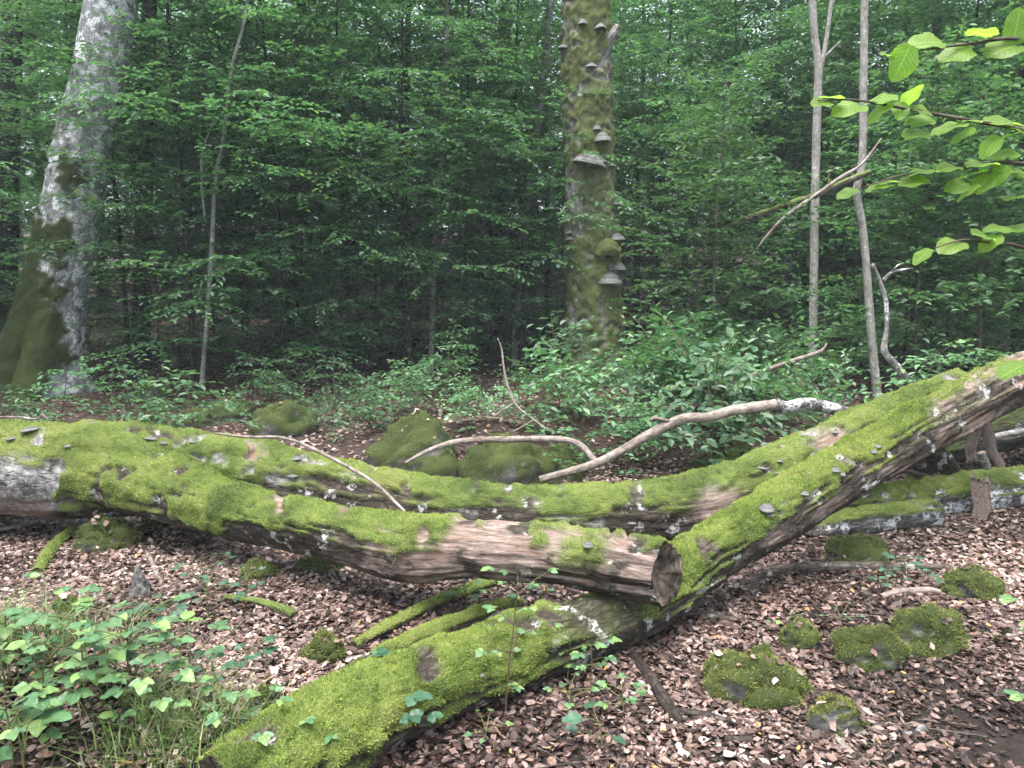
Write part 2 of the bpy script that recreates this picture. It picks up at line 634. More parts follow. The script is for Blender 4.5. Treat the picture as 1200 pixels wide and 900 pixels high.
def soil_bare(x, y):
    """bare trodden soil at the edge of the path, and bald spots"""
    p = np.stack([x, y, 0 * x], -1)
    a = .75 * np.exp(-(((x - 1.85) / .5) ** 2 + ((y - 2.35) / .32) ** 2))
    return a + (fbm(p * 1.4, 3, 31) - .5) * 1.2


def scatter(n, y0, y1, dens_pow=1.0):
    """ground points inside the camera's wedge (and a margin beside it)"""
    y = np.sqrt(RNG.random(n) * (y1 ** 2 - y0 ** 2) + y0 ** 2)
    x = (RNG.random(n) * 2 - 1) * (y * .78 + .5)
    return x, y


def litter(n, y0, y1, tmpl, size):
    x, y = scatter(n, y0, y1)
    keep = soil_bare(x, y) < .24 + RNG.random(n) * .42
    x, y = x[keep], y[keep]
    m = len(x)
    z = gz(x, y) + RNG.random(m) * .012 + .003
    a = RNG.random(m) * 2 * np.pi
    tilt = RNG.normal(0, .30, (m, 3))
    ax = np.stack([np.cos(a), np.sin(a), tilt[:, 0]], -1)
    up = np.stack([tilt[:, 1], tilt[:, 2], np.ones(m)], -1)
    flip = RNG.random(m) < .4
    L = size * (.55 + .7 * RNG.random(m) + .35 * RNG.random(m) ** 6)
    W = L * (.5 + .38 * RNG.random(m))
    curl = (.08 + .62 * RNG.random(m) ** 1.7) * np.where(flip, -1, 1)
    z = z + np.where(flip, L * .18, 0)
    rnd = np.clip(RNG.beta(1.1, 1.25, m) * .97 + (fbm(np.stack([x, y, 0 * x], -1) * 1.1, 4, 41) - .5) * 1.1, 0, .97)
    rnd = np.where(RNG.random(m) < .006, 1.0, rnd)
    base = np.stack([x, y, z], -1) - nrm(ax) * (L * .5)[:, None]
    return base, ax, up, L, W, curl, rnd


bag = Bag()
B = litter(24000, 2.0, 3.1, TD, .031)
upx, upy, _ = to_px(B[0])
inview = (upx > 0) & (upx < 1200) & (upy < 897) & (upy > 610)
dist = np.linalg.norm(B[0] - CAMP, axis=1) / B[3]
order = np.argsort(np.where(inview, dist, 1e9))
SOLO = order[:300]
mask = np.ones(len(B[0]), bool)
mask[SOLO] = False
_part = RNG.integers(0, 4, len(mask))
for _k in range(4):
    mk = mask & (_part == _k)
    v, f, r = leaves(*(q[mk] for q in B[:5]), TDS[_k], B[5][mk], B[6][mk])
    bag.add(v, f, rnd=r)
for _n, _a, _b, _s in ((46000, 3.1, 4.6, .033), (48000, 4.6, 6.6, .037)):
    B4 = litter(_n, _a, _b, T6, _s)
    v, f, r = leaves(*B4[:5], T6, B4[5] * 2.0, B4[6])
    bag.add(v, f, rnd=r)
B3 = litter(22000, 2.0, 4.2, TD, .014)          # broken fragments
v, f, r = leaves(*B3[:5], (TD[0][[0, 3, 5, 9, 11, 8]] * np.array([1, 1.1, 1]), np.array([(0, 1, 2, 5), (1, 3, 4, 2)])), B3[5], B3[6])
bag.add(v, f, rnd=r)
v, f, a = bag.get()
o = build('leaf_litter', v, f, DEADLEAF, attrs=a, smooth=True)
o['kind'] = 'stuff'
tag(o, 'thick brown and pinkish layer of fallen beech leaves covering the forest floor', 'leaf litter')
B2 = litter(42000, 6.6, 16, T4, .055)
v, f, r = leaves(*B2[:5], T4, B2[5] * 1.5, B2[6])
o = build('leaf_litter', v, f, DEADLEAF, attrs={'rnd': r}, smooth=False)
o['kind'] = 'stuff'
tag(o, 'dim carpet of fallen beech leaves under the trees behind the logs', 'leaf litter')
# the leaves nearest the camera, one by one
LEAFMESH = []
for k in range(10):
    v, f, r = leaves(np.array([[-.5, 0, 0]]), np.array([[1., 0, 0]]), np.array([[0, 0, 1.]]), 1.0, .8 + .02 * k, TDS[k % 4], (.2 + .07 * k) * (-1 if k % 3 == 2 else 1), np.array([.12 + .085 * k]))
    LEAFMESH.append(build('fallen_leaf', v, f, DEADLEAF, attrs={'rnd': r}, data_only=True))
for i in SOLO:
    k = int(np.clip(round((B[6][i] - .12) / .085), 0, 9))
    o = link('fallen_leaf', LEAFMESH[k])
    c = B[0][i] + nrm(B[1][i]) * B[3][i] * .5
    ax = nrm(B[1][i])
    sd_ = nrm(np.cross(B[2][i], ax))
    up_ = np.cross(ax, sd_)
    from mathutils import Matrix
    M = Matrix(((ax[0], sd_[0], up_[0]), (ax[1], sd_[1], up_[1]), (ax[2], sd_[2], up_[2])))
    o.rotation_euler = M.to_euler()
    o.location = [float(q) for q in c]
    o.scale = (float(B[3][i]),) * 3
    tag(o, 'curled brown fallen leaf lying loose on the forest floor close to the camera', 'fallen leaf', 'fallen leaves nearest the camera')

# ------------------------------------------------------------------ moss and logs
def moss_blades(v, f, normals, mask, n, length=.014, width=.0044, seed=1, thresh=.35):
    rg = np.random.default_rng(seed)
    a, b, c = v[f[:, 0]], v[f[:, 1]], v[f[:, 3]]
    area = np.linalg.norm(np.cross(b - a, c - a), axis=1)
    w = area * np.clip((mask[f].mean(1) - thresh) / (1 - thresh), 0, 1)
    if w.sum() <= 0:
        return None
    idx = rg.choice(len(f), n, p=w / w.sum())
    u, t = rg.random(n)[:, None], rg.random(n)[:, None]
    q = f[idx]
    P = (v[q[:, 0]] * (1 - u) + v[q[:, 1]] * u) * (1 - t) + (v[q[:, 3]] * (1 - u) + v[q[:, 2]] * u) * t
    N = nrm(normals[q].mean(1))
    d = nrm(N + rg.normal(0, .55, (n, 3)) + np.array([0, 0, .15]))
    sdv = nrm(np.cross(d, rg.normal(0, 1, (n, 3))))
    L = length * (.5 + rg.random(n) * .9)[:, None]
    Wd = width * (.6 + rg.random(n) * .8)[:, None]
    P = P - N * .003
    V = np.stack([P - sdv * Wd * .5, P + sdv * Wd * .5, P + d * L], 1).reshape(-1, 3)
    return V, np.arange(3 * n).reshape(n, 3), np.repeat(rg.random(n), 3)


def make_log(name, pts, rad, mat, parent, origin, seed=0, ds=.016, nphi=96, thick=.028, moss=None, bare=None,
             blades=0, moss_mat=None, rough=.06, cap_depth=.04, ref=None, blade_len=.0108, oval=1.0, flute=None, cap_moss=False, skew=None, pale=None, holed=True):
    """detailed log or trunk: pts world points; moss(s, phi, nz, noise)->0..1, bare(...) likewise. s runs 0..1 along."""
    C, R = catmull(pts, rad, ds)
    T = nrm(np.gradient(C, axis=0))
    if ref is None:
        ref = np.array([0, 0, 1.0])
    n = nrm(ref - (T @ ref)[:, None] * T)
    b = np.cross(T, n)
    arc = np.concatenate([[0], np.cumsum(np.linalg.norm(np.diff(C, axis=0), axis=1))])
    S = arc / arc[-1]
    ph = np.linspace(0, 2 * np.pi, nphi, endpoint=False)
    dirs = np.cos(ph)[None, :, None] * n[:, None] + np.sin(ph)[None, :, None] * b[:, None]
    # noise in log space so that relief runs along the grain
    q = np.stack(np.broadcast_arrays(arc[:, None] * 2.0, np.cos(ph)[None] * 1.6, np.sin(ph)[None] * 1.6), -1)
    big = fbm(q + seed * 7.7, 3, seed) - .5
    q2 = q * np.array([2.0, 5, 5])
    small = fbm(q2 + seed * 3.3, 4, seed + 50) - .5
    rr = R[:, None] * (1 + big * rough * 3.2 + small * rough * 1.4)
    if flute is not None:
        rr = rr * flute(S[:, None], ph[None])
    P0 = C[:, None] + rr[..., None] * dirs
    N0 = grid_normals(P0)
    sgn = np.sign((N0 * dirs).sum(-1).mean())
    N0 = N0 * sgn
    W = P0 * 1.0
    nz = fbm(W * 2.6 + seed, 4, seed + 20)
    fine = fbm(W * 14.0 + seed, 3, seed + 33)
    Sg, Pg = np.broadcast_arrays(S[:, None], ph[None])
    Pg = (Pg + np.pi) % (2 * np.pi) - np.pi          # 0 = up, signed
    m = np.zeros_like(Sg) if moss is None else np.clip(moss(Sg, Pg, N0[..., 2], nz, fine, P0), 0, 1)
    br = np.zeros_like(Sg) if bare is None else np.clip(bare(Sg, Pg, N0[..., 2], nz, fine, P0), 0, 1)
    clump = fbm(W * 22.0 + seed * 2, 3, seed + 44)
    lump = fbm(W * 7.0 + seed * 2, 2, seed + 46)
    holes = fbm(W * 9.0 + seed * 1.7, 3, seed + 48)
    if holed:
        m = m * sstep(.27, .37, holes)
    h = m * thick * (.25 + .58 * sstep(.25, .72, clump) + 1.0 * (lump - .32))
    gq = np.stack(np.broadcast_arrays(arc[:, None] * 3.0, np.cos(ph)[None] * R[:, None] * 60, np.sin(ph)[None] * R[:, None] * 60), -1)
    groove = np.abs(fbm(gq + seed, 3, seed + 47) - .5) * 2
    h = h - br * (1 - m) * (.30 - groove) * .020 * np.minimum(1, R[:, None] / .1)
    crack = (1 - m) * (1 - br) * (np.abs(fine - .5) * 2) * rough * R[:, None] * .9
    P = P0 + (h - crack)[..., None] * N0
    if skew is not None:
        k = sstep(arc[-1] - .30, arc[-1], arc)[:, None]
        P = P - T[:, None] * ((dirs @ np.asarray(skew)) * R[:, None] * k)[..., None]
    # end caps: extra rings running to the centre
    def cap(i, sign):
        rows, ms = [], []
        for fr, dep in ((.97, .0), (.8, .25), (.55, .6), (.3, .9), (.02, 1.0)):
            ring = C[i] + (P[i] - C[i]) * fr - sign * T[i] * cap_depth * dep
            nn = fbm(ring * 14 + seed, 4, seed + 60) - .5
            ring = ring + T[i] * (nn * .55 * R[i] * (1 if fr < .96 else .5))[:, None]
            rows.append(ring)
        return np.stack(rows)
    c0, c1 = cap(0, -1)[::-1], cap(-1, 1)
    V = np.concatenate([c0, P, c1])
    z5 = np.zeros((5, nphi))
    capa = np.concatenate([z5 + 1, 0 * m, z5 + 1])
    cm = z5 + (.9 if cap_moss else 0)
    m2 = np.concatenate([cm, m, cm])
    if cap_moss:
        capa[:] = 0
    br2 = np.concatenate([z5, br, z5])
    rad_ = np.concatenate([np.array([.02, .3, .55, .8, .97])[:, None] * R[0] + z5, arc[:, None] + 0 * m, np.array([.97, .8, .55, .3, .02])[:, None] * R[-1] + z5])
    luv = np.stack([rad_, np.concatenate([z5, Pg, z5]) * R.mean(), z5[:1, :1] + 0 * m2 + seed], -1)
    v = V.reshape(-1, 3)
    f = grid_faces(len(V), nphi)
    if sgn < 0:
        f = f[:, ::-1]
    o = build(name, v - origin, f, mat, parent, attrs={'moss': m2.ravel(), 'bare': br2.ravel(), 'cap': capa.ravel(), 'luv': luv.reshape(-1, 3)})
    if parent is None:
        o.location = [float(c) for c in origin]
    if pale is not None:
        pv = np.concatenate([z5, np.clip(pale(Sg, Pg, N0[..., 2], nz, fine, P0), 0, 1), z5])
        at2 = o.data.attributes.new('pale', 'FLOAT', 'POINT')
        at2.data.foreach_set('value', pv.ravel().astype(np.float32))
    info = dict(P=P, N=N0, m=m, C=C, S=S, ph=Pg, R=R)
    if blades:
        Nn = np.concatenate([np.repeat(-T[:1, None], nphi, 1).repeat(5, 0), N0, np.repeat(T[-1:, None], nphi, 1).repeat(5, 0)]).reshape(-1, 3)
        mb = moss_blades(v, f, Nn, m2.ravel(), blades, seed=seed + 100, length=blade_len)
        if mb is not None:
            info['blades'] = mb
    return o, info


def add_moss(parent, origin, infos, mat):
    bag = Bag()
    for i in infos:
        if 'blades' in i:
            bag.add(i['blades'][0] - origin, i['blades'][1], rnd=i['blades'][2])
    if bag.v:
        v, f, a = bag.get()
        mo = build('moss', v, f, mat, parent, attrs=a, smooth=False)
        mo['kind'] = 'stuff'


def fungus_mesh(w=1.0, seed=0, hoof=1.0):
    """bracket: grows along +Y from the trunk at y=0, width about 1 along X"""
    rg = np.random.default_rng(seed)
    na = 15
    prof = [(0.03, .62), (.35, .56), (.55, .46), (.60, .40), (.78, .27), (.82, .20), (.97, .04), (1.0, -.03), (.97, -.08), (.8, -.09), (.4, -.07), (.03, -.10)]
    an = np.linspace(-np.pi / 2 - .25, np.pi / 2 + .25, na)
    V, A = [], []
    for k, (r, z) in enumerate(prof):
        wob = 1 + .05 * np.sin(an * 3 + seed) * r + rg.normal(0, .012, na)
        V.append(np.stack([.5 * r * np.sin(an) * wob, .55 * r * np.cos(an) * wob - .05, np.full(na, z * .5 * hoof) + rg.normal(0, .006, na)], -1))
        A.append(np.full(na, k / (len(prof) - 1)))
    V = np.stack(V)
    return V.reshape(-1, 3) * w, grid_faces(len(prof), na, False)[:, ::-1], np.concatenate(A)


FUNGI = []
for k in range(4):
    v, f, r = fungus_mesh(1.0, k, (1.0, 1.25, .8, .55)[k])
    FUNGI.append(build('bracket_fungus', v, f, FUNGUS, attrs={'rnd': r}, data_only=True))


def fungus(parent, origin, P, outward, w, k=0):
    o = link('bracket_fungus', FUNGI[k % 4], parent)
    o.location = [float(c) for c in (np.asarray(P) - origin)]
    o.scale = (w * RNG.uniform(.88, 1.12), w * RNG.uniform(.75, 1.1), w * RNG.uniform(.75, 1.25))
    o.rotation_euler = (RNG.normal(0, .06), RNG.normal(0, .10), math.atan2(outward[1], outward[0]) - math.pi / 2)
    return o


def fungus_at(parent, origin, info, px, py, w, k=0):
    """a bracket on the log where the photograph shows it: the facing surface vertex nearest to that pixel"""
    P, N = info['P'].reshape(-1, 3), info['N'].reshape(-1, 3)
    x, y, _ = to_px(P)
    facing = ((CAMP - P) * N).sum(1) > 0
    d = (x - px) ** 2 + (y - py) ** 2 + np.where(facing, 0, 1e6)
    i = int(np.argmin(d))
    out = N[i].copy()
    out[2] = 0
    if np.linalg.norm(out) < .3:
        out = CAMP - P[i]
    out = out + .6 * nrm((CAMP - P[i]) * np.array([1, 1, 0]))
    return fungus(parent, origin, P[i], nrm(out), w, k)


# --- forked log lying across the picture
P_A = [(-190, 548, 5.15, .31), (-60, 550, 5.05, .31), (60, 553, 5.0, .30), (170, 552, 4.98, .285), (280, 560, 4.97, .24), (400, 580, 4.95, .205), (500, 595, 4.92, .19),
       (620, 607, 4.9, .185), (740, 603, 4.88, .20), (830, 592, 4.92, .205), (900, 566, 5.0, .195), (970, 532, 5.15, .185), (1060, 490, 5.35, .17), (1130, 462, 5.5, .16)]
P_B = [(120, 556, 4.90, .20), (200, 576, 4.66, .20), (260, 597, 4.42, .165), (330, 614, 4.15, .138), (400, 628, 3.90, .140), (480, 644, 3.66, .150), (560, 643, 3.48, .132),
       (640, 649, 3.34, .126), (710, 661, 3.22, .126), (782, 674, 3.12, .120)]
oA = at(170, 552, 4.98)
oA[2] = float(gz(oA[0], oA[1]))
logA = empty('fallen_log', oA)
tag(logA, 'long moss-covered forked log lying across the middle, one limb sawn off at its end', 'log')


def warp_px(P, fine, n, amt=1.0):
    px, py, _ = to_px(P.reshape(-1, 3))
    q = fbm(P * 11.0 + 3.3, 3, 77) - .5
    return px.reshape(P.shape[:2]) + (fine - .5) * 34 * amt, py.reshape(P.shape[:2]) + q * 26 * amt


def moss_A(s, ph, nz, n, fine, P):
    px, py = warp_px(P, fine, n)
    low = np.where(px < 70, .42, np.where(px < 235, -.55, np.where(px < 310, .10, np.where(px < 640, .50, .36))))
    k = sstep(low - .12, low + .16, nz + (n - .5) * 1.1 + (fine - .5) * .45)
    for cx, cy_, rx, ry in ((297, 533, 9, 14), (225, 514, 26, 4), (650, 555, 30, 4), (845, 590, 30, 17), (745, 592, 9, 18), (620, 594, 14, 8), (985, 515, 34, 13), (900, 600, 14, 8)):
        k = k * (1 - np.exp(-((px - cx) / rx) ** 4 - ((py - cy_) / ry) ** 4))
    return k


def bare_A(s, ph, nz, n, fine, P):
    px, py = warp_px(P, fine, n)
    k = np.maximum(np.exp(-((px - 845) / 32) ** 4 - ((py - 590) / 18) ** 4), np.exp(-((px - 985) / 34) ** 4 - ((py - 515) / 14) ** 4))
    k = np.maximum(k, np.exp(-((px - 297) / 9) ** 4 - ((py - 533) / 14) ** 4))
    return np.maximum(k, sstep(.0, -.5, nz) * .6 * (n > .45))


oTrA, iA = make_log('trunk', [at(*p[:3]) for p in P_A], [p[3] for p in P_A], LOGM, logA, oA, seed=3, moss=moss_A, bare=bare_A, blades=170000, thick=.034, rough=.07, pale=lambda s, ph, nz, n, fine, P: sstep(95, 60, warp_px(P, fine, n)[0]) * sstep(-.75, -.5, nz) + sstep(.52, .6, n) * .8 * sstep(560, 580, warp_px(P, fine, n)[0] * 0 + 600 * (n > 0)))
oTrA['label'] = 'main stem with bright green moss on top'


def moss_B(s, ph, nz, n, fine, P):
    px, py = warp_px(P, fine, n)
    low = np.where(px < 265, -.35, np.where(px < 420, .22, .20 + .16 * sstep(420, 520, px)))
    k = sstep(low - .1, low + .14, nz + (n - .5) * 1.0 + (fine - .5) * .4)
    k = k * (1 - sstep(525, 555, px + (fine - .5) * 60 + (py - 610) * .6) * (nz > -2))
    k = k * (1 - np.exp(-((px - 327) / 10) ** 4 - ((py - 592) / 12) ** 4))
    tuft = np.maximum(np.exp(-((px - 682) / 32) ** 4 - ((py - 648) / 19) ** 4), np.exp(-((px - 625) / 10) ** 4 - ((py - 628) / 12) ** 4))
    tuft = np.maximum(tuft, np.exp(-((px - 772) / 9) ** 4 - ((py - 640) / 14) ** 4))
    tuft = np.maximum(tuft, sstep(600, 640, px) * sstep(.90, .97, nz) * .9)
    return np.maximum(k, tuft * sstep(.3, .5, n + fine * .5))


def bare_B(s, ph, nz, n, fine, P):
    px, py = warp_px(P, fine, n)
    k = sstep(355, 420, px + (n - .5) * 160) * sstep(-.75, -.45, nz + (n - .5) * .8)
    k = k * (1 - .9 * sstep(700, 660, px) * 0)
    k = k * sstep(.30, .38, fbm(P * np.array([5., 9, 9]), 4, 88))
    return np.maximum(k * (1 - sstep(-.1, -.35, nz) * sstep(590, 660, px)), np.exp(-((px - 327) / 10) ** 4 - ((py - 592) / 12) ** 4))


oLi, iB = make_log('limb', [at(*p[:3]) for p in P_B], [p[3] for p in P_B], LOGM, logA, oA, seed=11, moss=moss_B, bare=bare_B, blades=75000, thick=.030, rough=.085, cap_depth=.05, skew=(-.1, -.38, .08), flute=lambda S, ph: 1 + sstep(.85, 1, S) * (.10 * np.sin(2 * ph + 1.0) + .06 * np.sin(5 * ph + .5) + .04 * np.sin(9 * ph)))
oLi['label'] = 'limb with stripped bare wood and a sawn end'
add_moss(oTrA, oA, (iA,), MOSS)
add_moss(oLi, oA, (iB,), MOSS)
for px, py, w, k in ((35, 505, .11, 2), (14, 515, .06, 0), (80, 522, .055, 2), (178, 513, .085, 3), (192, 520, .05, 3), (227, 519, .05, 3), (348, 539, .075, 2), (344, 556, .07, 3),
                     (953, 532, .07, 2), (913, 541, .05, 3), (893, 549, .05, 3), (911, 553, .045, 3), (978, 506, .05, 3), (740, 612, .06, 3), (690, 642, .05, 0)):
    fungus_at(oTrA if px != 690 else oLi, oA, iA if px != 690 else iB, px, py, w, k)

# --- long log slanting up from the foreground to the right edge
P_D = [(262, 945, 2.07, .125), (330, 900, 2.22, .130), (400, 857, 2.40, .132), (500, 806, 2.68, .132), (600, 768, 2.94, .132), (690, 737, 3.20, .132), (755, 706, 3.43, .134), (820, 661, 3.69, .138),
       (900, 613, 3.96, .145), (1000, 551, 4.32, .150), (1100, 492, 4.70, .150), (1200, 440, 5.02, .155), (1330, 385, 5.4, .16), (1480, 330, 5.8, .16)]
oD = at(600, 768, 2.94)
oD[2] = float(gz(oD[0], oD[1]))
logD = empty('fallen_log', oD)
tag(logD, 'mossy log slanting up from the near ground past the sawn limb to the far edge', 'log')


def moss_D(s, ph, nz, n, fine, P):
    px, py = warp_px(P, fine, n)
    low = np.where(px < 640, -.15, np.where(px < 770, .15, .42))
    k = sstep(low - .12, low + .15, nz + (n - .5) * .9 + (fine - .5) * .4)
    k = k * (1 - .85 * sstep(600, 690, px) * sstep(770, 740, px) * sstep(.35, .55, n))
    k = k * (1 - sstep(1070, 1110, px + (n - .5) * 90) * (nz < .93) * .8)
    return k * (1 - sstep(1160, 1210, px))


def bare_D(s, ph, nz, n, fine, P):
    px, py, _ = to_px(P.reshape(-1, 3))
    px = px.reshape(s.shape)
    return np.maximum(sstep(1060, 1120, px) * sstep(.45, .7, nz) * .9, sstep(860, 920, px) * sstep(.3, .0, np.abs(nz)) * sstep(.47, .60, n))


def flute_D(S, ph):
    # the right half has rotted to an irregular, plated cross-section
    k = sstep(.45, .7, S)
    return 1 + k * (.10 * np.sin(3 * ph + 9 * S) + .07 * np.sin(7 * ph - 14 * S))


oTrD, iD = make_log('trunk', [at(*p[:3]) for p in P_D], [p[3] for p in P_D], LOGM, logD, oD, seed=21, moss=moss_D, bare=bare_D, blades=160000, thick=.032, rough=.10, flute=flute_D, blade_len=.0115)
add_moss(oTrD, oD, (iD,), MOSS)
for px, py, w, k in ((899, 595, .085, 1), (903, 604, .06, 1), (942, 578, .07, 2), (979, 553, .055, 0), (998, 545, .06, 1), (988, 556, .04, 1), (1028, 524, .06, 3), (1024, 530, .05, 2), (760, 600, .04, 3), (562, 790, .03, 3)):
    fungus_at(oTrD, oD, iD, px, py, w, k)

# --- logs on the ground at the right
P_C = [(880, 622, 5.05, .12), (960, 606, 5.22, .135), (1040, 594, 5.4, .14), (1120, 585, 5.5, .15), (1200, 577, 5.55, .155), (1320, 566, 5.6, .155)]
oC = at(1040, 594, 5.4)
oC[2] = float(gz(oC[0], oC[1]))
logC = empty('fallen_log', oC)
tag(logC, 'low log with white lichen spots and mossy top lying flat beyond the slanting log', 'log')
oTr, iC = make_log('trunk', [at(*p[:3]) for p in P_C], [p[3] for p in P_C], LOGM_PALE, logC, oC, seed=31, blades=28000, thick=.04, rough=.07,
                   moss=lambda s, ph, nz, n, fine, P: sstep(.35, .6, nz + (n - .5) * .7 + (fine - .5) * .3))
add_moss(oTr, oC, (iC,), MOSS)
P_C2 = [(905, 632, 4.92, .075), (980, 618, 5.0, .085), (1050, 608, 5.08, .088), (1097, 602, 5.13, .085)]
oC2 = at(1000, 616, 5.02)
oC2[2] = float(gz(oC2[0], oC2[1]))
logC2 = empty('fallen_log', oC2)
tag(logC2, 'short thin log with broken end in front of the lichen-spotted log', 'log')
oTr, iC2 = make_log('trunk', [at(*p[:3]) for p in P_C2], [p[3] for p in P_C2], LOGM_PALE, logC2, oC2, seed=35, blades=6000, nphi=56, thick=.03, rough=.08, cap_depth=.01,
                  moss=lambda s, ph, nz, n, fine, P: sstep(.5, .75, nz + (n - .5) * .7))
add_moss(oTr, oC2, (iC2,), MOSS)


def simple_log(name, label, cat, pix, mat, seed=0, nphi=20, ds=.03, rough=.07, moss=None, blades=0, group=None, thick=.012, sub=None, bare=None, cap_depth=.004, snap=False):
    """stick or branch from photograph points (px, py, Y or None for lying on the ground, radius)"""
    pts = [at(p[0], p[1], p[2]) if p[2] else gp(p[0], p[1], p[3] * .75) for p in pix]
    org = np.array(pts[0])
    if not sub and not blades:
        o, _ = make_log(name, pts, [p[3] for p in pix], mat, None, org, seed=seed, nphi=nphi, ds=ds, rough=rough, moss=moss, thick=thick, bare=bare, cap_depth=cap_depth)
        return tag(o, label, cat, group)
    e = empty(name, org)
    st, inf = make_log('stem', pts, [p[3] for p in pix], mat, e, org, seed=seed, nphi=nphi, ds=ds, rough=rough, moss=moss, blades=blades, thick=thick, bare=bare, cap_depth=cap_depth)
    if blades:
        add_moss(st, org, (inf,), MOSS)
    for j, sp in enumerate(sub or []):
        pts = [at(p[0], p[1], p[2]) if p[2] else gp(p[0], p[1], p[3] * .75) for p in sp]
        make_log('side_branch', pts, [p[3] for p in sp], mat, e, org, seed=seed + 1 + j, nphi=max(8, nphi - 6), ds=ds, rough=rough, cap_depth=cap_depth)
    return tag(e, label, cat, group)


up_moss = lambda s, ph, nz, n, fine, P: sstep(.2, .5, nz + (n - .5) * 1.2)
all_moss = lambda s, ph, nz, n, fine, P: sstep(-.5, -.2, nz + (n - .5) * .8)

# dead branches resting on the logs
simple_log('dead_branch', 'pale barkless branch with a knotty grey end leaning over the rear log', 'branch',
           [(632, 562, 5.12, .024), (690, 546, 5.16, .029), (725, 530, 5.2, .030), (760, 510, 5.24, .034), (800, 491, 5.28, .034), (830, 489, 5.31, .034), (860, 481, 5.34, .037), (912, 474, 5.40, .042)], STICK_PALE, 41, 26, .02,
           sub=[[(700, 543, 5.18, .022), (670, 517, 5.3, .022), (600, 515, 5.38, .023), (540, 517, 5.4, .020), (505, 527, 5.36, .016), (474, 543, 5.25, .010)],
                [(790, 496, 5.27, .018), (768, 490, 5.22, .012), (762, 493, 5.2, .008)]], rough=.05)
simple_log('broken_branch', 'grey lichen-flecked branch piece with a ring-shaped broken collar', 'branch',
           [(908, 475, 5.38, .054), (922, 477, 5.40, .042), (945, 473, 5.43, .045), (972, 478, 5.46, .042), (1000, 486, 5.48, .040), (1012, 489, 5.5, .02)], LOGM_PALE, 43, 30, .012, rough=.10, cap_depth=.05)
simple_log('dead_twig', 'thin pale crooked twig lying over both mossy limbs', 'twig',
           [(252, 508, 4.72, .007), (290, 512, 4.70, .009), (330, 513, 4.66, .010), (360, 523, 4.60, .011), (400, 543, 4.48, .011), (440, 567, 4.30, .010), (475, 600, 4.05, .008)], STICK_PALE, 44, 10, .02)
simple_log('dead_twig', 'thin bleached twig poking up behind the large log at its thick end', 'twig',
           [(-20, 489, 5.4, .008), (20, 489, 5.4, .008), (43, 491, 5.35, .007), (50, 486, 5.32, .005), (58, 495, 5.3, .004)], STICK_PALE, 45, 8, .02)
simple_log('dead_twig', 'upright forked bare twig rising from the bramble thicket', 'twig',
           [(650, 508, 6.6, .012), (625, 492, 6.65, .012), (603, 472, 6.7, .012), (592, 440, 6.75, .011), (588, 410, 6.8, .008), (583, 396, 6.8, .004)], STICK_PALE, 46, 9, .03,
           sub=[[(603, 472, 6.7, .009), (590, 480, 6.68, .008), (578, 488, 6.62, .005)], [(625, 492, 6.65, .008), (612, 500, 6.6, .006), (598, 507, 6.55, .004)]])
simple_log('dead_branch', 'mossy dead branch caught against the slim crooked trunk', 'branch',
           [(842, 272, 8.95, .014), (868, 259, 8.72, .024), (900, 248, 8.65, .030), (950, 231, 8.72, .034), (990, 214, 8.8, .032), (1020, 202, 8.86, .026)], STICKM, 47, 14, .04, moss=up_moss)
simple_log('dead_branch', 'long bleached bare branch crossing in front of the two slim trunks', 'branch',
           [(888, 290, 8.5, .010), (900, 275, 8.5, .015), (920, 254, 8.52, .018), (955, 229, 8.55, .020), (985, 208, 8.58, .020), (1010, 192, 8.6, .016), (1033, 162, 8.62, .008)], STICK_PALE, 48, 12, .04,
           sub=[[(972, 218, 8.56, .008), (971, 208, 8.55, .006), (972, 199, 8.55, .003)]])
simple_log('dead_branch', 'short bleached branch sticking out of the brambles beside the slim trunk', 'branch',
           [(880, 440, 7.5, .02), (925, 424, 7.5, .02), (950, 416, 7.5, .022), (964, 410, 7.5, .015), (969, 402, 7.5, .006)], STICK_PALE, 49, 10, .04)

# slabs of split wood at the right
def slab(pix_top, pix_bot, w0, w1, th, seed, label, mat=STICKM):
    a, b = at(*pix_top), at(*pix_bot)
    T = nrm(b - a)
    side = nrm(np.cross(T, nrm(CAMP - a)))
    fwd = np.cross(side, T)
    rg = np.random.default_rng(seed)
    ns, nw = 22, 9
    V = []
    for face in (1, -1):
        for i in range(ns):
            t = i / (ns - 1)
            for j in range(nw):
                u = j / (nw - 1) - .5
                w = w0 * (1 - t) + w1 * t
                jag = rg.normal(0, .018) * (i in (0, ns - 1)) + math.sin(j * 2.1 + seed) * .02 * (i == 0)
                V.append(a + T * (np.linalg.norm(b - a) * t + jag) + side * (u * w + .012 * math.sin(t * 7 + seed)) + fwd * (face * th * (1 - (2 * u) ** 4 * .7) * .5 + rg.normal(0, .0025) + .006 * math.sin(j * 3.3 + seed)))
    V = np.array(V)
    g = grid_faces(ns, nw, False)
    k = ns * nw
    F = [g, g[:, ::-1] + k]
    ed = []
    for i in range(ns - 1):
        for j in (0, nw - 1):
            q = (i * nw + j, (i + 1) * nw + j, (i + 1) * nw + j + k, i * nw + j + k)
            ed.append(q if j else q[::-1])
    for j in range(nw - 1):
        for i in (0, ns - 1):
            q = (i * nw + j, i * nw + j + 1, i * nw + j + 1 + k, i * nw + j + k)
            ed.append(q if not i else q[::-1])
    F.append(np.array(ed))
    uv = np.array([(i / ns * 1.5, (j / nw) * .25, seed) for _ in (0, 1) for i in range(ns) for j in range(nw)])
    o = build('wood_slab', V - b, np.vstack(F), mat, None, b, attrs={'luv': uv, 'bare': np.ones(len(V))})
    return tag(o, label, 'wood slab')


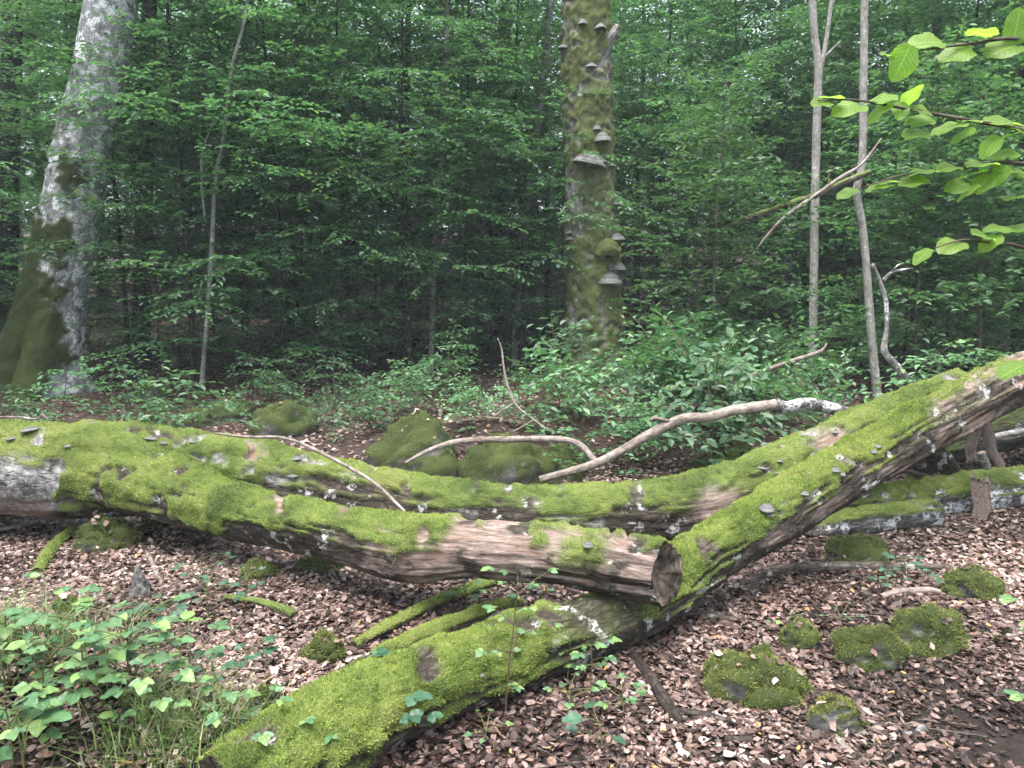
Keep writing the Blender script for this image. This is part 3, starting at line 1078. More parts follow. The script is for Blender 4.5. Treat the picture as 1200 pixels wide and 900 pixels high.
slab((1152, 564, 5.28), (1145, 622, 5.22), .125, .09, .045, 1, 'upright grey plank-like wood slab propped against the lichen-spotted log', LOGM_PALE)
slab((1141, 478, 5.05), (1140, 536, 5.1), .085, .065, .05, 2, 'brown split wood slab hanging under the raised slanting log')
slab((1148, 490, 5.1), (1172, 545, 5.15), .085, .06, .05, 3, 'reddish split wood slab leaning beside the hanging slab under the log')

# dark debris under the raised log
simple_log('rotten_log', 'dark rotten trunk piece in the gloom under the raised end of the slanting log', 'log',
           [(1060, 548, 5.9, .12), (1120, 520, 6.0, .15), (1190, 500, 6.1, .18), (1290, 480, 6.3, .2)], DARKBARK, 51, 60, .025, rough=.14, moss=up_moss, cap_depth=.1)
simple_log('rotten_log', 'hollow curved dark bark shell between the slanting and lichen-spotted logs', 'log',
           [(1040, 530, 5.6, .05), (1075, 520, 5.6, .07), (1105, 540, 5.62, .07), (1125, 575, 5.6, .055), (1140, 590, 5.58, .03)], LOGM, 52, 36, .02, rough=.16, cap_depth=.05)
simple_log('dead_stick', 'lichen-white stick standing behind the plank-like slab', 'stick', [(1150, 530, 5.6, .03), (1160, 560, 5.6, .035), (1166, 580, 5.6, .03)], BIRCHBARK, 53, 14, .02)
simple_log('dead_stick', 'dark stick lying in the gap under the raised log', 'stick', [(1050, 548, 5.5, .015), (1090, 560, 5.5, .02), (1140, 585, 5.5, .016)], STICKM, 54, 12, .02)
simple_log('dead_stick', 'white flecked stick lying in the shade at the far edge', 'stick', [(1160, 512, 5.7, .02), (1195, 506, 5.7, .025), (1240, 500, 5.7, .02)], BIRCHBARK, 55, 12, .02)

# sticks lying on the forest floor
STICKS = [
    ('dark weathered stick lying among leaves beside the mossy stone', [(885, 692, 0, .012), (893, 676, 0, .022), (935, 670, 0, .028), (1000, 669, 0, .030), (1060, 668, 0, .028), (1112, 668, 0, .022)], STICKM, None),
    ('thin pale stick lying below the slanting log', [(775, 719, 0, .010), (830, 724, 0, .013), (870, 730, 0, .012), (905, 740, 0, .010)], STICKM, None),
    ('short forked pale root piece on the leaves by the path', [(1032, 702, 0, .018), (1050, 697, 0, .020), (1085, 694, 0, .020), (1108, 696, 0, .012)], STICK_PALE, None),
    ('black wet stick lying under the slanting log near the leafy sprout', [(742, 772, 0, .018), (765, 805, 0, .026), (785, 838, 0, .026), (800, 850, 0, .014)], STICK_DARK, None),
    ('thin black wet stick near the bottom of the frame', [(795, 836, 0, .014), (830, 842, 0, .012), (868, 853, 0, .008)], STICK_DARK, None),
    ('pale broken stick pointing at the camera near the path', [(965, 853, 0, .010), (983, 872, 0, .012), (1000, 890, 0, .011)], STICK_PALE, None),
    ('short pale stick beside the bare soil', [(1002, 868, 0, .009), (1022, 860, 0, .010), (1043, 849, 0, .008)], STICK_PALE, None),
    ('bent whitish stick piece on the bare soil', [(1058, 866, 0, .012), (1072, 864, 0, .012), (1082, 855, 0, .013)], BIRCHBARK, None),
    ('thin dark stick between two moss cushions', [(945, 786, 0, .006), (970, 800, 0, .007), (992, 811, 0, .005)], STICKM, None),
    ('long thin stick lying behind the moss cushions', [(960, 722, 0, .007), (1010, 724, 0, .008), (1060, 728, 0, .006)], STICKM, None),
    ('grey stick on the ground under the thick log end', [(-20, 626, 0, .016), (30, 618, 0, .017), (58, 610, 0, .014)], STICK_PALE, None),
    ('thin dark stick crossing the mossy stone under the log', [(15, 648, 0, .009), (80, 640, 0, .012), (150, 636, 0, .012), (212, 645, 0, .008)], STICKM, None),
    ('pale crooked twig running down the leaf litter from the log', [(160, 632, 0, .010), (175, 655, 0, .013), (183, 672, 0, .012), (190, 684, 0, .007)], STICK_PALE, None),
    ('short white stick standing out on dark litter', [(104, 679, 0, .007), (110, 695, 0, .009), (113, 712, 0, .007)], BIRCHBARK, None),
    ('grey-green weathered branch lying in the litter left of the mossy pole', [(262, 705, 0, .016), (300, 710, 0, .022), (335, 722, 0, .026), (345, 728, 0, .02)], STICKM, up_moss),
    ('dark bent stick behind the dark-leaved seedlings', [(160, 722, 0, .012), (200, 712, 0, .016), (232, 696, 0, .016), (250, 692, 0, .01)], STICK_DARK, None),
    ('pale straight stick lying on the ground between the limbs', [(345, 718, 0, .007), (380, 718, 0, .009), (412, 716, 0, .007)], STICKM, None),
    ('thin stick lying in leaf litter under the lower limb', [(225, 632, 0, .006), (300, 640, 0, .008), (345, 650, 0, .006)], STICKM, None),
    ('slender twig crossing litter near the round moss cushion', [(240, 665, 0, .005), (290, 655, 0, .007), (350, 648, 0, .005)], STICKM, None),
    ('dark twig on pink litter under the sawn limb', [(355, 745, 0, .006), (390, 728, 0, .008), (425, 712, 0, .006)], STICK_DARK, None),
    ('thin twig in front of the low lichen-spotted log', [(1000, 632, 0, .007), (1050, 624, 0, .008), (1095, 616, 0, .006)], STICKM, None),
    ('bark chip stick at the bottom edge of the floor', [(850, 870, 0, .014), (866, 872, 0, .016), (880, 868, 0, .012)], STICK_DARK, None),
]
for i, (lab, pix, mt, ms) in enumerate(STICKS):
    simple_log('dead_stick', lab, 'stick', pix, mt, 60 + i, 12, .02, rough=.10, moss=ms, thick=.006)

# poles under the sawn limb
simple_log('dead_stick', 'pale bark-free pole lying beside the mossy poles under the sawn limb', 'stick',
           [(425, 745, 3.52, .022), (470, 720, 3.68, .026), (520, 704, 3.84, .028), (575, 686, 4.05, .026)], STICK_PALE, 90, 16, .02)
simple_log('mossy_pole', 'slim mossy pole lying beside the pale bare pole', 'pole',
           [(415, 764, 0, .022), (470, 735, 0, .030), (530, 706, 0, .034), (600, 680, 0, .034)], LOGM, 91, 24, .02, moss=up_moss, blades=5000)
simple_log('mossy_pole', 'mossy rotten pole lying just behind the near slanting log', 'pole',
           [(395, 806, 0, .028), (450, 776, 0, .040), (510, 750, 0, .044), (570, 727, 0, .04), (610, 716, 0, .034)], LOGM, 92, 28, .02, moss=up_moss, blades=8000)
simple_log('mossy_pole', 'small moss-wrapped stick on the litter under the thick log end', 'pole',
           [(44, 675, 0, .020), (56, 655, 0, .026), (68, 640, 0, .028), (86, 624, 0, .022)], LOGM, 93, 22, .015, moss=all_moss, blades=4000)
simple_log('broken_branch', 'splintered branch stub in the twigs under the sawn limb', 'branch', [(500, 708, 3.95, .03), (478, 690, 4.05, .04), (462, 672, 4.1, .045)], STICKM, 94, 18, .02, rough=.14)
TW = [((392, 665), (430, 690), (440, 712)), ((405, 668), (442, 680), (452, 708)), ((415, 672), (455, 700), (480, 710)), ((385, 672), (410, 700), (445, 708)), ((430, 676), (448, 695), (470, 702))]
for i, q in enumerate(TW):
    simple_log('dead_twig', ('topmost', 'second', 'middle', 'fourth', 'lowest')[i] + ' of the fine bare twigs hanging under the lower limb', 'twig',
               [(q[0][0], q[0][1], 4.0, .004), (q[1][0], q[1][1], 3.95, .005), (q[2][0], q[2][1], 3.9, .003)], STICK_PALE, 100 + i, 6, .03)

# ------------------------------------------------------------------ stones under moss
ON_ROCKS = []


def rock(px, py, w, h, label, mossy=1.0, name='mossy_rock', seed=0, blades=2500, Y=None, deep=.75, mat=ROCKM, mm=MOSSR):
    """stone standing on the ground: (px, py) its foot, w and h in photograph pixels"""
    c = gp(px, py)
    if Y:
        c = at(px, py, Y)
        c[2] = float(gz(c[0], c[1]))
    D = np.linalg.norm(c - CAMP)
    a, hh = w / 900 * D * .44, h / 900 * D * .84
    nr, nc = 26, 40
    th = np.linspace(0.02, np.pi * .62, nr)
    ph = np.linspace(0, 2 * np.pi, nc, endpoint=False)
    d = np.stack([np.sin(th)[:, None] * np.cos(ph), np.sin(th)[:, None] * np.sin(ph), np.cos(th)[:, None] + 0 * ph], -1)
    n = fbm(d * 1.3 + seed * 5.1, 4, seed) - .5 + .6 * (fbm(d * 3.2 + seed * 2.1, 4, seed + 3) - .5)
    k = 1 + n * .95
    P = d * k[..., None] * np.array([a, a * deep, hh])
    c = c + np.array([0, a * deep * .8, 0])
    c[2] = float(gz(c[0], c[1])) - hh * .12
    W = P + c
    N = -grid_normals(W)
    N = N * np.sign((N * d).sum(-1).mean())
    nz = fbm(W * 6 + seed, 3, seed + 5)
    m = np.clip(sstep(.15, .5, N[..., 2] + (nz - .5) * 1.0 + (mossy - .6) * 1.2) * (mossy > 0), 0, 1)
    P = P + (m * .018 * (fbm(W * 30, 3, seed + 2) + .4))[..., None] * N
    v, f = P.reshape(-1, 3), grid_faces(nr, nc)[:, ::-1]
    luv = np.stack([W[..., 0] * 1.0, W[..., 1] + W[..., 2], W[..., 2]], -1).reshape(-1, 3)
    at_ = {'moss': m.ravel(), 'bare': 0 * m.ravel(), 'cap': 0 * m.ravel(), 'luv': luv}
    kk = RNG.integers(0, len(v), int(5 + w * .22))
    kk = kk[(N.reshape(-1, 3)[kk, 2] > .35) | (np.arange(len(kk)) % 2 == 0)]
    kk = kk[v[kk, 2] + c[2] > gz(v[kk, 0] + c[0], v[kk, 1] + c[1]) - .01]
    ON_ROCKS.append((v[kk] + c + N.reshape(-1, 3)[kk] * .012, N.reshape(-1, 3)[kk]))
    if mossy <= 0:
        return tag(build(name, v, f, mat, None, c, attrs=at_), label, 'stone')
    e = empty(name, c)
    st = build('stone', v, f, mat, e, attrs=at_)
    mb = moss_blades(v, f, N.reshape(-1, 3), m.ravel(), blades, seed=seed + 9, length=.016, width=.0045)
    if mb:
        mo = build('moss', mb[0], mb[1], mm, st, attrs={'rnd': mb[2]}, smooth=False)
        mo['kind'] = 'stuff'
    return tag(e, label, 'stone')


ROCKS = [
    (897, 828, 112, 58, 'large round moss cushion on the leaf litter nearest the path', .9, 6000),
    (1030, 786, 76, 40, 'flat moss cushion with pale leaves stuck on it', .75, 4000),
    (1098, 768, 80, 48, 'grassy moss cushion beside the flat moss cushion', .9, 4500),
    (990, 866, 62, 34, 'small dark stone half wrapped in moss near the bottom', .45, 1500),
    (1015, 664, 78, 30, 'low dark mossy stone behind the dark weathered stick', .8, 2500),
    (1150, 704, 58, 32, 'rounded mossy stone next to the end of the dark stick', .95, 3000),
    (940, 762, 40, 30, 'small tufted moss clump between the sticks on the litter', .9, 1500),
    (112, 648, 62, 34, 'mossy stone under the thick end of the big log', .95, 3500),
    (185, 616, 30, 12, 'moss clump in the shade below the log fork', .8, 600),
    (298, 680, 40, 20, 'round moss cushion below the lower limb', .95, 1500),
    (370, 672, 54, 20, 'flat moss patch under the lower limb', .9, 1500),
    (378, 778, 44, 26, 'mossy stone beside the mossy rotten pole', .85, 1500),
    (75, 720, 32, 14, 'small dark moss ball on the left litter', .9, 900),
    (310, 838, 34, 26, 'mossy stone next to the near end of the slanting log', .7, 1000),
    (322, 512, 92, 42, 'broad brownish mossy boulder behind the rear log', .95, 3500),
    (262, 492, 66, 24, 'green mossy boulder behind the beech seedling', .95, 2500),
    (222, 502, 44, 20, 'mossy stone at the foot of the beech seedling', .9, 1500),
    (172, 470, 36, 20, 'mossy stone near the foot of the big grey beech', .9, 1200),
    (172, 502, 30, 14, 'small mossy stone just behind the log crest', .9, 900),
    (488, 560, 120, 62, 'large rounded mossy mound behind the rear log', .98, 5000),
    (598, 576, 130, 62, 'brownish mossy boulder under the pale forked branch', .9, 5000),
    (655, 560, 70, 40, 'mossy boulder in front of the bramble thicket', .95, 2500),
    (870, 562, 110, 36, 'mossy mound behind the rear log where it rises', .98, 4000),
]
for i, (px, py, w, h, lab, ms, nb) in enumerate(ROCKS):
    rock(px, py, w, h, lab, ms, 'mossy_rock', 200 + i, nb)
rock(160, 702, 24, 34, 'upright pale grey stone standing in the leaf litter', 0, 'stone', 260)
rock(610, 178 + 430, 40, 12, 'pale flat stone in the shade behind the poles', .3, 'mossy_rock', 261, 300)

pb = np.vstack([q[0] for q in ON_ROCKS])
pn = np.vstack([q[1] for q in ON_ROCKS])
pa = np.cross(pn, RNG.normal(0, 1, pn.shape)) + RNG.normal(0, .15, pn.shape)
pl = .036 * (.6 + .7 * RNG.random(len(pb)))
v, f, r = leaves(pb, pa, pn + RNG.normal(0, .2, pn.shape), pl, pl * .85, TDS[1], .4, RNG.random(len(pb)) * .97)
o = build('leaf_litter', v, f, DEADLEAF, attrs={'rnd': r})
o['kind'] = 'stuff'
tag(o, 'scattered brown leaves stuck on the moss of the stones', 'leaf litter')

# fine twigs and stalks strewn through the litter
bag = Bag()
tx, ty = scatter(520, 2.1, 6.5)
for x, y in zip(tx, ty):
    a_, L_ = RNG.random() * 6.28, .06 + .22 * RNG.random() ** 2
    q = np.array([(x + math.cos(a_ + k * RNG.normal(0, .2)) * L_ * k, y + math.sin(a_) * L_ * k, 0) for k in (0, .5, 1.0)])
    q[:, 2] = gz(q[:, 0], q[:, 1]) + .012 + RNG.random() * .012
    r_ = .0016 + .003 * RNG.random()
    v, f = tube(q, [r_, r_ * .9, r_ * .6], .2, 4, ref=np.array([0, 0, 1.]))
    bag.add(v, f)
v, f, _ = bag.get()
o = build('twig_litter', v, f, STICKM, attrs={'luv': v})
o['kind'] = 'stuff'
tag(o, 'fine broken twigs and stalks strewn over the leaf litter', 'twig litter')

# ------------------------------------------------------------------ standing dead trunk with brackets
P_S = [(699, 462, 11.0, .47), (699, 440, 11.0, .42), (699, 405, 11.0, .385), (697, 330, 11.0, .355), (692, 250, 11.0, .335), (690, 180, 11.0, .32), (688, 90, 11.0, .31), (686, 10, 11.0, .30), (684, -90, 11.0, .28), (683, -160, 11.0, .26)]
oS = at(699, 445, 11.0)
oS[2] = float(gz(oS[0], oS[1]))
snag = empty('dead_tree', oS)
tag(snag, 'thick mossy standing dead trunk studded with grey bracket fungi', 'tree')


def moss_S(s, ph, nz, n, fine, P):
    px, py, _ = to_px(P.reshape(-1, 3))
    px, py = px.reshape(s.shape), py.reshape(s.shape)
    c = 697 - (450 - py) * .022
    u = (px - c) / 31
    k = sstep(.40, .62, n * .7 + .15 + (fine - .5) * .9 + .16 - np.abs(u - .12) * .20)
    k = k * (1 - .45 * sstep(.40, .65, fine) * sstep(180, 225, py) * sstep(285, 235, py))
    bump = np.exp(-((px - 712) / 18) ** 4 - ((py - 292) / 16) ** 4)
    return np.maximum(k, bump)


oTrS, iS = make_log('trunk', [at(*p[:3]) for p in P_S], [p[3] for p in P_S], SNAGBARK, snag, oS, seed=71, ds=.03, nphi=110, moss=moss_S, blades=30000, thick=.05, rough=.05, ref=np.array([0, -1.0, 0]), blade_len=.035, holed=False)
add_moss(oTrS, oS, (iS,), mat_moss('snag_moss', [(.22, (.065, .088, .028)), (.5, (.15, .185, .055)), (.8, (.25, .27, .09))], 4.0))
_, iSb = make_log('broken_branch', [at(704, 70, 10.9), at(712, 52, 10.85), at(718, 43, 10.82), at(725, 30, 10.8)], [.09, .075, .07, .045], SNAGBARK, snag, oS, seed=72, ds=.03, nphi=40, rough=.16, cap_depth=.12)
_, _ = make_log('moss_cushion', [at(702, 301, 10.62), at(712, 292, 10.6), at(722, 297, 10.64)], [.04, .085, .04], SNAGBARK, snag, oS, seed=73, ds=.03, nphi=40, rough=.1, moss=lambda s, *a: np.ones_like(s), thick=.06, cap_moss=True)
for px, py, w, k in ((690, 192, .44, 0), (698, 190, .26, 1), (706, 164, .26, 1), (716, 194, .16, 0), (720, 240, .24, 3), (668, 273, .15, 1), (668, 281, .13, 2), (722, 281, .26, 0), (723, 315, .30, 0), (716, 331, .36, 0),
                     (675, 405, .16, 2), (675, 412, .15, 3), (689, 418, .10, 1), (663, 57, .22, 2), (682, 28, .14, 1), (703, 34, .18, 1), (693, 80, .16, 1), (700, 152, .14, 1)):
    fungus_at(oTrS, oS, iS, px, py, w, k)

# ------------------------------------------------------------------ big beech at the left
P_T = [(44, 476, 10.0, .62), (48, 452, 10.0, .52), (54, 415, 10.0, .43), (64, 350, 10.0, .385), (75, 300, 10.0, .365), (92, 200, 10.0, .335), (118, 80, 10.0, .31), (134, -20, 10.0, .295), (152, -150, 10.1, .27), (176, -330, 10.2, .22), (196, -520, 10.3, .14), (205, -640, 10.3, .06)]
oT = at(44, 466, 10.0)
oT[2] = float(gz(oT[0], oT[1]))
beech = empty('beech_tree', oT)
tag(beech, 'large leaning grey beech with pale lichen and a mossy flared foot', 'tree')


def moss_T(s, ph, nz, n, fine, P):
    px, py, _ = to_px(P.reshape(-1, 3))
    px, py = px.reshape(s.shape), py.reshape(s.shape)
    c = 100 - (py - 170) * .19
    u = (px - c) / 36
    k = sstep(.45, .65, n + (fine - .5) * .7 + .02 + sstep(180, 420, py) * .50 - sstep(-.3, .7, u) * .55)
    band = np.exp(-((py - 130) / 14) ** 2) * .8 * sstep(.35, .5, n)
    return np.maximum(k * sstep(100, 200, py), band)


def flute_T(S, ph):
    k = sstep(.13, .0, S)
    return 1 + k * (.32 * np.maximum(0, np.sin(3.5 * ph + .6)) + .14 * np.sin(5 * ph))


oTrT, iT = make_log('trunk', [at(*p[:3]) for p in P_T], [p[3] for p in P_T], BEECHBARK, beech, oT, seed=81, ds=.035, nphi=110, moss=moss_T, blades=16000, thick=.04, rough=.035, ref=np.array([0, -1.0, 0]), flute=flute_T, blade_len=.03, holed=False)
add_moss(oTrT, oT, (iT,), MOSSD)

# ------------------------------------------------------------------ tree kinds
def tree_mesh(seed, H, base, Lmax, nbr, leaf, tmpl, twigs=11, trunk_r=.06, spacing=.05, droop=.35, lean=.0, elev=.45, top_taper=1.0, flat=.22, fill=1.0):
    """trunk with limbs, and a crown of layered leaf sprays. -> (v,f) wood, (v,f,rnd) leaves"""
    rg = np.random.default_rng(seed)
    wood = Bag()
    ph0 = rg.random() * 6
    tz = np.linspace(0, H, 9)
    trunk = np.stack([np.sin(tz * .55 + ph0) * .06 * (tz / H) * 3 + lean * tz, np.cos(tz * .43 + ph0) * .05 * (tz / H) * 3, tz], -1)
    trunk[0, :2] = 0
    tr = trunk_r * (1 - .85 * tz / H)
    trunk[0, 2] = -.25
    v, f = tube(trunk, tr, .3, 9)
    wood.add(v, f)
    LB, LA, LU, LL, LR = [], [], [], [], []
    for i in range(nbr):
        t = (i + rg.random()) / nbr
        h = base + (H - base) * t ** .9
        az = i * 2.4 + rg.normal(0, .5)
        prof = (1 - t) ** .75 * (.55 + .45 * min(1, t * 5)) if top_taper else math.sin(math.pi * min(1, .15 + t * .85))
        L = Lmax * (.25 + .85 * prof) * (.7 + .5 * rg.random())
        p0 = np.array([np.interp(h, tz, trunk[:, k]) for k in range(3)])
        e = elev * (.5 + rg.random()) * (1 + t)
        dr = droop * (.6 + .8 * rg.random())
        d = np.array([math.cos(az), math.sin(az), 0])
        bend = rg.normal(0, .25)
        perp = np.array([-d[1], d[0], 0])
        s = np.linspace(0, 1, 7)
        path = p0 + d * (L * s)[:, None] + perp * (bend * L * s ** 2)[:, None] + np.array([0, 0, 1.]) * ((e * s - dr * (1 + t) * s ** 2) * L)[:, None]
        v, f = tube(path, np.maximum(.003, trunk_r * .17 * (L / Lmax + .15) * (1 - .9 * s)), .4, 5)
        wood.add(v, f)
        k = max(4, int(twigs * (.5 + L / Lmax * .6)))
        for j in range(k):
            sj = .12 + .88 * (j + rg.random() * .6) / k
            q = np.array([np.interp(sj, s, path[:, c]) for c in range(3)])
            tg = nrm(np.array([np.interp(min(1, sj + .1), s, path[:, c]) - np.interp(max(0, sj - .1), s, path[:, c]) for c in range(3)]))
            side = nrm(np.cross(tg, [0, 0, 1.]))
            sg = 1 if j % 2 else -1
            ang = math.radians(48 + rg.normal(0, 12)) * (0.15 if j >= k - 1 else 1)
            td = nrm(tg * math.cos(ang) + side * sg * math.sin(ang) + np.array([0, 0, rg.normal(-.05, .12)]))
            tl = L * (.16 + .42 * (1 - sj)) * (.6 + .6 * rg.random()) + leaf * 2
            m = max(3, int(tl / spacing * fill))
            u = (np.arange(m) + rg.random(m) * .5) / m
            sag = -.25 * tl * u ** 2 * rg.random()
            B_ = q + td * (tl * u)[:, None] + np.array([0, 0, 1.]) * sag[:, None]
            ts = nrm(np.cross(td, [0, 0, 1.]))
            alt = np.where(np.arange(m) % 2 == 0, 1, -1)
            la = np.radians(55 + rg.normal(0, 14, m))
            A = td * np.cos(la)[:, None] + ts * (alt * np.sin(la))[:, None] + np.stack([0 * u, 0 * u, rg.normal(-.12, .22, m)], -1)
            LB.append(B_)
            LA.append(A)
            LU.append(np.array([0, 0, 1.]) + rg.normal(0, flat, (m, 3)))
            LL.append(leaf * (.65 + .6 * rg.random(m)))
            LR.append(np.clip(rg.random(m) * .7 + .3 * rg.random() , 0, 1))
    LB, LA, LU, LL, LR = np.vstack(LB), np.vstack(LA), np.vstack(LU), np.concatenate(LL), np.concatenate(LR)
    v, f, r = leaves(LB, LA, LU, LL, LL * .62, tmpl, 1.0, LR)
    return wood.get()[:2], (v, f, r)


def tree_kind(name, seed, bark, leafm, **kw):
    (wv, wf), (lv, lf, lr) = tree_mesh(seed, **kw)
    luv = np.stack([wv[:, 2], np.arctan2(wv[:, 1], wv[:, 0]) * .1, 0 * wv[:, 2] + seed], -1)
    e = empty(name, (0, 0, 0))
    build('trunk', wv, wf, bark, e, attrs={'luv': luv})
    build('crown', lv, lf, leafm, e, attrs={'rnd': lr}, smooth=False)
    print(name, seed, 'leaves', len(lf))
    return e


KINDS = {
    'near': [tree_kind('beech_sapling', 300 + i, DARKBARK, BEECH, H=7.8 + i * .5, base=.35 + .1 * i, Lmax=2.2, nbr=96, leaf=.078, tmpl=T6, twigs=15, trunk_r=.032 + .006 * i, spacing=.046) for i in range(3)],
    'mid': [tree_kind('beech_tree', 310 + i, DARKBARK if i else STICKM, BEECH, H=10 + i * 1.5, base=.6 + .3 * i, Lmax=2.9, nbr=92, leaf=.105, tmpl=T4, twigs=14, trunk_r=.09 + .02 * i, spacing=.07) for i in range(3)],
    'far': [tree_kind('forest_tree', 320 + i, DARKBARK, BEECH_FAR, H=17 + 2 * i, base=1.4 + 1.2 * i, Lmax=4.2, nbr=95, leaf=.17, tmpl=T4, twigs=13, trunk_r=.17 + .04 * i, spacing=.12) for i in range(3)],
    'maple': [tree_kind('maple_sapling', 330 + i, TWIG, MAPLE, H=4.6 + i, base=.3, Lmax=1.7, nbr=60, leaf=.115, tmpl=T6, twigs=9, trunk_r=.035, spacing=.075, elev=.7, flat=.3) for i in range(2)],
    'bush': [tree_kind('bramble_shrub', 340 + i, REDSTEM, BRAMBLE, H=.70 + .15 * i, base=.05, Lmax=.62, nbr=13 + 2 * i, leaf=.098 + .012 * i, tmpl=T6, twigs=4, trunk_r=.009, spacing=.08, elev=.85, flat=.30) for i in range(3)],
    'seedling': [tree_kind('beech_seedling', 350 + i, TWIG, BEECH if i else BRAMBLE, H=.75 + .3 * i, base=.25, Lmax=.62, nbr=13, leaf=.07, tmpl=T6, twigs=7, trunk_r=.012, spacing=.05, elev=.35, flat=.2) for i in range(2)],
}
_used = set()


def plant_tree(kind, k, px, Y, label, cat, group, scale=1.0, rot=None, tilt=(0, 0)):
    src = KINDS[kind][k % len(KINDS[kind])]
    x = (px - 600) / 900 * Y * 1.0
    p = (x, Y, float(gz(x, Y)) - .02)
    rot = RNG.random() * 6.28 if rot is None else rot
    if (kind, k % len(KINDS[kind])) not in _used:
        _used.add((kind, k % len(KINDS[kind])))
        o = src
        o.location = p
        o.rotation_euler = (tilt[0], tilt[1], rot)
        o.scale = (scale,) * 3
    else:
        o = copy_tree(src, p, rot, scale, tilt)
    return tag(o, label, cat, group)


G1 = 'young beeches at the forest edge'
NEAR = [
    (-200, 9.0, 'young beech with layered sprays at the frame edge in front of the big grey beech', .85),
    (150, 11.2, 'young beech with layered sprays just behind the foot of the big grey beech', 1.0),
    (225, 10.3, 'pale-stemmed young beech with bright layered sprays between big beech and middle', .95),
    (330, 10.6, 'young beech with low spreading sprays above the broad mossy boulder', .95),
    (410, 11.6, 'young beech with dark drooping sprays above the litter patch', 1.0),
    (480, 10.8, 'dense young beech reaching low over the dark hollow in the middle', .9),
    (545, 12.4, 'young beech second to the left of the standing dead trunk', 1.05),
    (612, 12.2, 'young beech directly left of the standing dead trunk', .95),
    (770, 13.6, 'young beech directly right of the standing dead trunk', 1.0),
    (1110, 11.6, 'young beech behind the overhanging bright leaves', 1.0),
    (1215, 10.4, 'young beech at the frame edge behind the overhanging bright leaves', .95),
    (90, 13.4, 'young beech peeping out right behind the big grey beech', 1.0),
    (290, 12.6, 'young beech standing behind the pale-stemmed young beech', 1.05),
    (370, 13.6, 'young beech deep between the two sapling rows left of the middle', 1.05),
    (690, 14.2, 'young beech hidden straight behind the standing dead trunk', 1.0),
    (850, 13.8, 'young beech rising behind the broad bright maple sapling', 1.1),
    (940, 13.2, 'young beech rising behind the slim straight trunk', 1.05),
    (1040, 13.6, 'young beech rising between the crooked trunk and the bright leaves', 1.05),
    (1160, 13.6, 'young beech behind the dark large-leaved maple sapling', 1.05),
    (20, 12.8, 'young beech seen left of the big grey beech behind its trunk', 1.0),
]
for i, (px, Y, lab, sc) in enumerate(NEAR):
    plant_tree('near', i, px, Y, lab, 'tree', G1, sc)
G7 = 'low young beeches under the first row'
for i, (px, Y, sc, lab) in enumerate([
        (185, 12.4, .6, 'low young beech in the shade right of the big grey beech'), (285, 11.4, .55, 'low young beech under the bright sprays left of the middle'),
        (355, 12.2, .6, 'low young beech above the broad brownish boulder'), (440, 12.6, .55, 'low young beech over the dark hollow'), (515, 11.6, .5, 'low young beech left of the upright forked twig'),
        (575, 13.0, .6, 'low young beech two steps left of the dead trunk'), (640, 12.9, .5, 'low young beech touching the left side of the dead trunk'), (745, 12.6, .6, 'low young beech touching the far right side of the dead trunk'),
        (895, 12.4, .55, 'low young beech above the bramble thicket left of the slim trunk'), (985, 11.6, .5, 'low young beech between the two slim trunks'), (1060, 11.2, .5, 'low young beech right behind the dead birch stem'),
        (1130, 12.8, .6, 'low young beech in the shade under the bright overhanging leaves'), (1195, 12.2, .55, 'low young beech at the frame edge above the slanting log'), (250, 14.4, .7, 'low young beech far back left of the middle'),
        (420, 14.8, .7, 'low young beech far back behind the dark hollow'), (520, 15.2, .7, 'low young beech far back left of the dead trunk'), (-70, 11.8, .5, 'low young beech left of the mossy beech foot'), (330, 16.5, .75, 'low young beech deepest in the shade left of the middle'), (600, 17, .75, 'low young beech deepest in the shade by the dead trunk')]):
    plant_tree('near', i, px, Y, lab, 'tree', G7, sc)
G2 = 'maple saplings behind the brambles'
for i, (px, Y, lab, sc) in enumerate([
        (815, 11.6, 'leafy maple sapling touching the right side of the dead trunk', .85),
        (838, 9.0, 'broad bright maple sapling above the bramble thicket', .66),
        (915, 12.6, 'maple sapling just left of the slim straight trunk', .9),
        (1075, 9.6, 'large-leaved maple sapling behind the dead birch stem', .75),
        (1150, 9.0, 'dark large-leaved maple sapling under the overhanging bright leaves', .8),
        (1000, 12.6, 'maple sapling filling the gap between the two slim trunks', 1.0)]):
    plant_tree('maple', i, px, Y, lab, 'tree', G2, sc)
G3 = 'trees in the second row of the wood'
for i, (px, Y) in enumerate([(-60, 15), (60, 16.5), (170, 14.6), (290, 15.5), (390, 16.8), (470, 14.8), (560, 16.2), (640, 15.2), (745, 16.8), (830, 15.4), (905, 17), (985, 15.8), (1070, 15.2), (1150, 16.6), (1250, 14.8),
                             (0, 19), (120, 20), (240, 19), (350, 20.5), (450, 19), (540, 20.5), (620, 19), (720, 20.5), (800, 19.4), (890, 21), (970, 19.5), (1060, 20.5), (1150, 19.2), (1240, 20)]):
    plant_tree('mid', i, px, Y, 'leafy beech standing in the second row of the wood behind the saplings', 'tree', G3, .55 + .28 * RNG.random())
G4 = 'tall trees deep in the wood'
k = 0
for Y, n, off in ((23, 12, 0), (27.5, 13, 60), (33, 13, 20), (39, 13, 45)):
    for i in range(n):
        px = -120 + 1440 * (i + .5) / n + RNG.normal(0, 25) + off - 30
        plant_tree('far', k, px, Y + RNG.normal(0, .8), 'tall dim tree deep in the wood behind the second row', 'tree', G4, .52 + .3 * RNG.random())
        k += 1
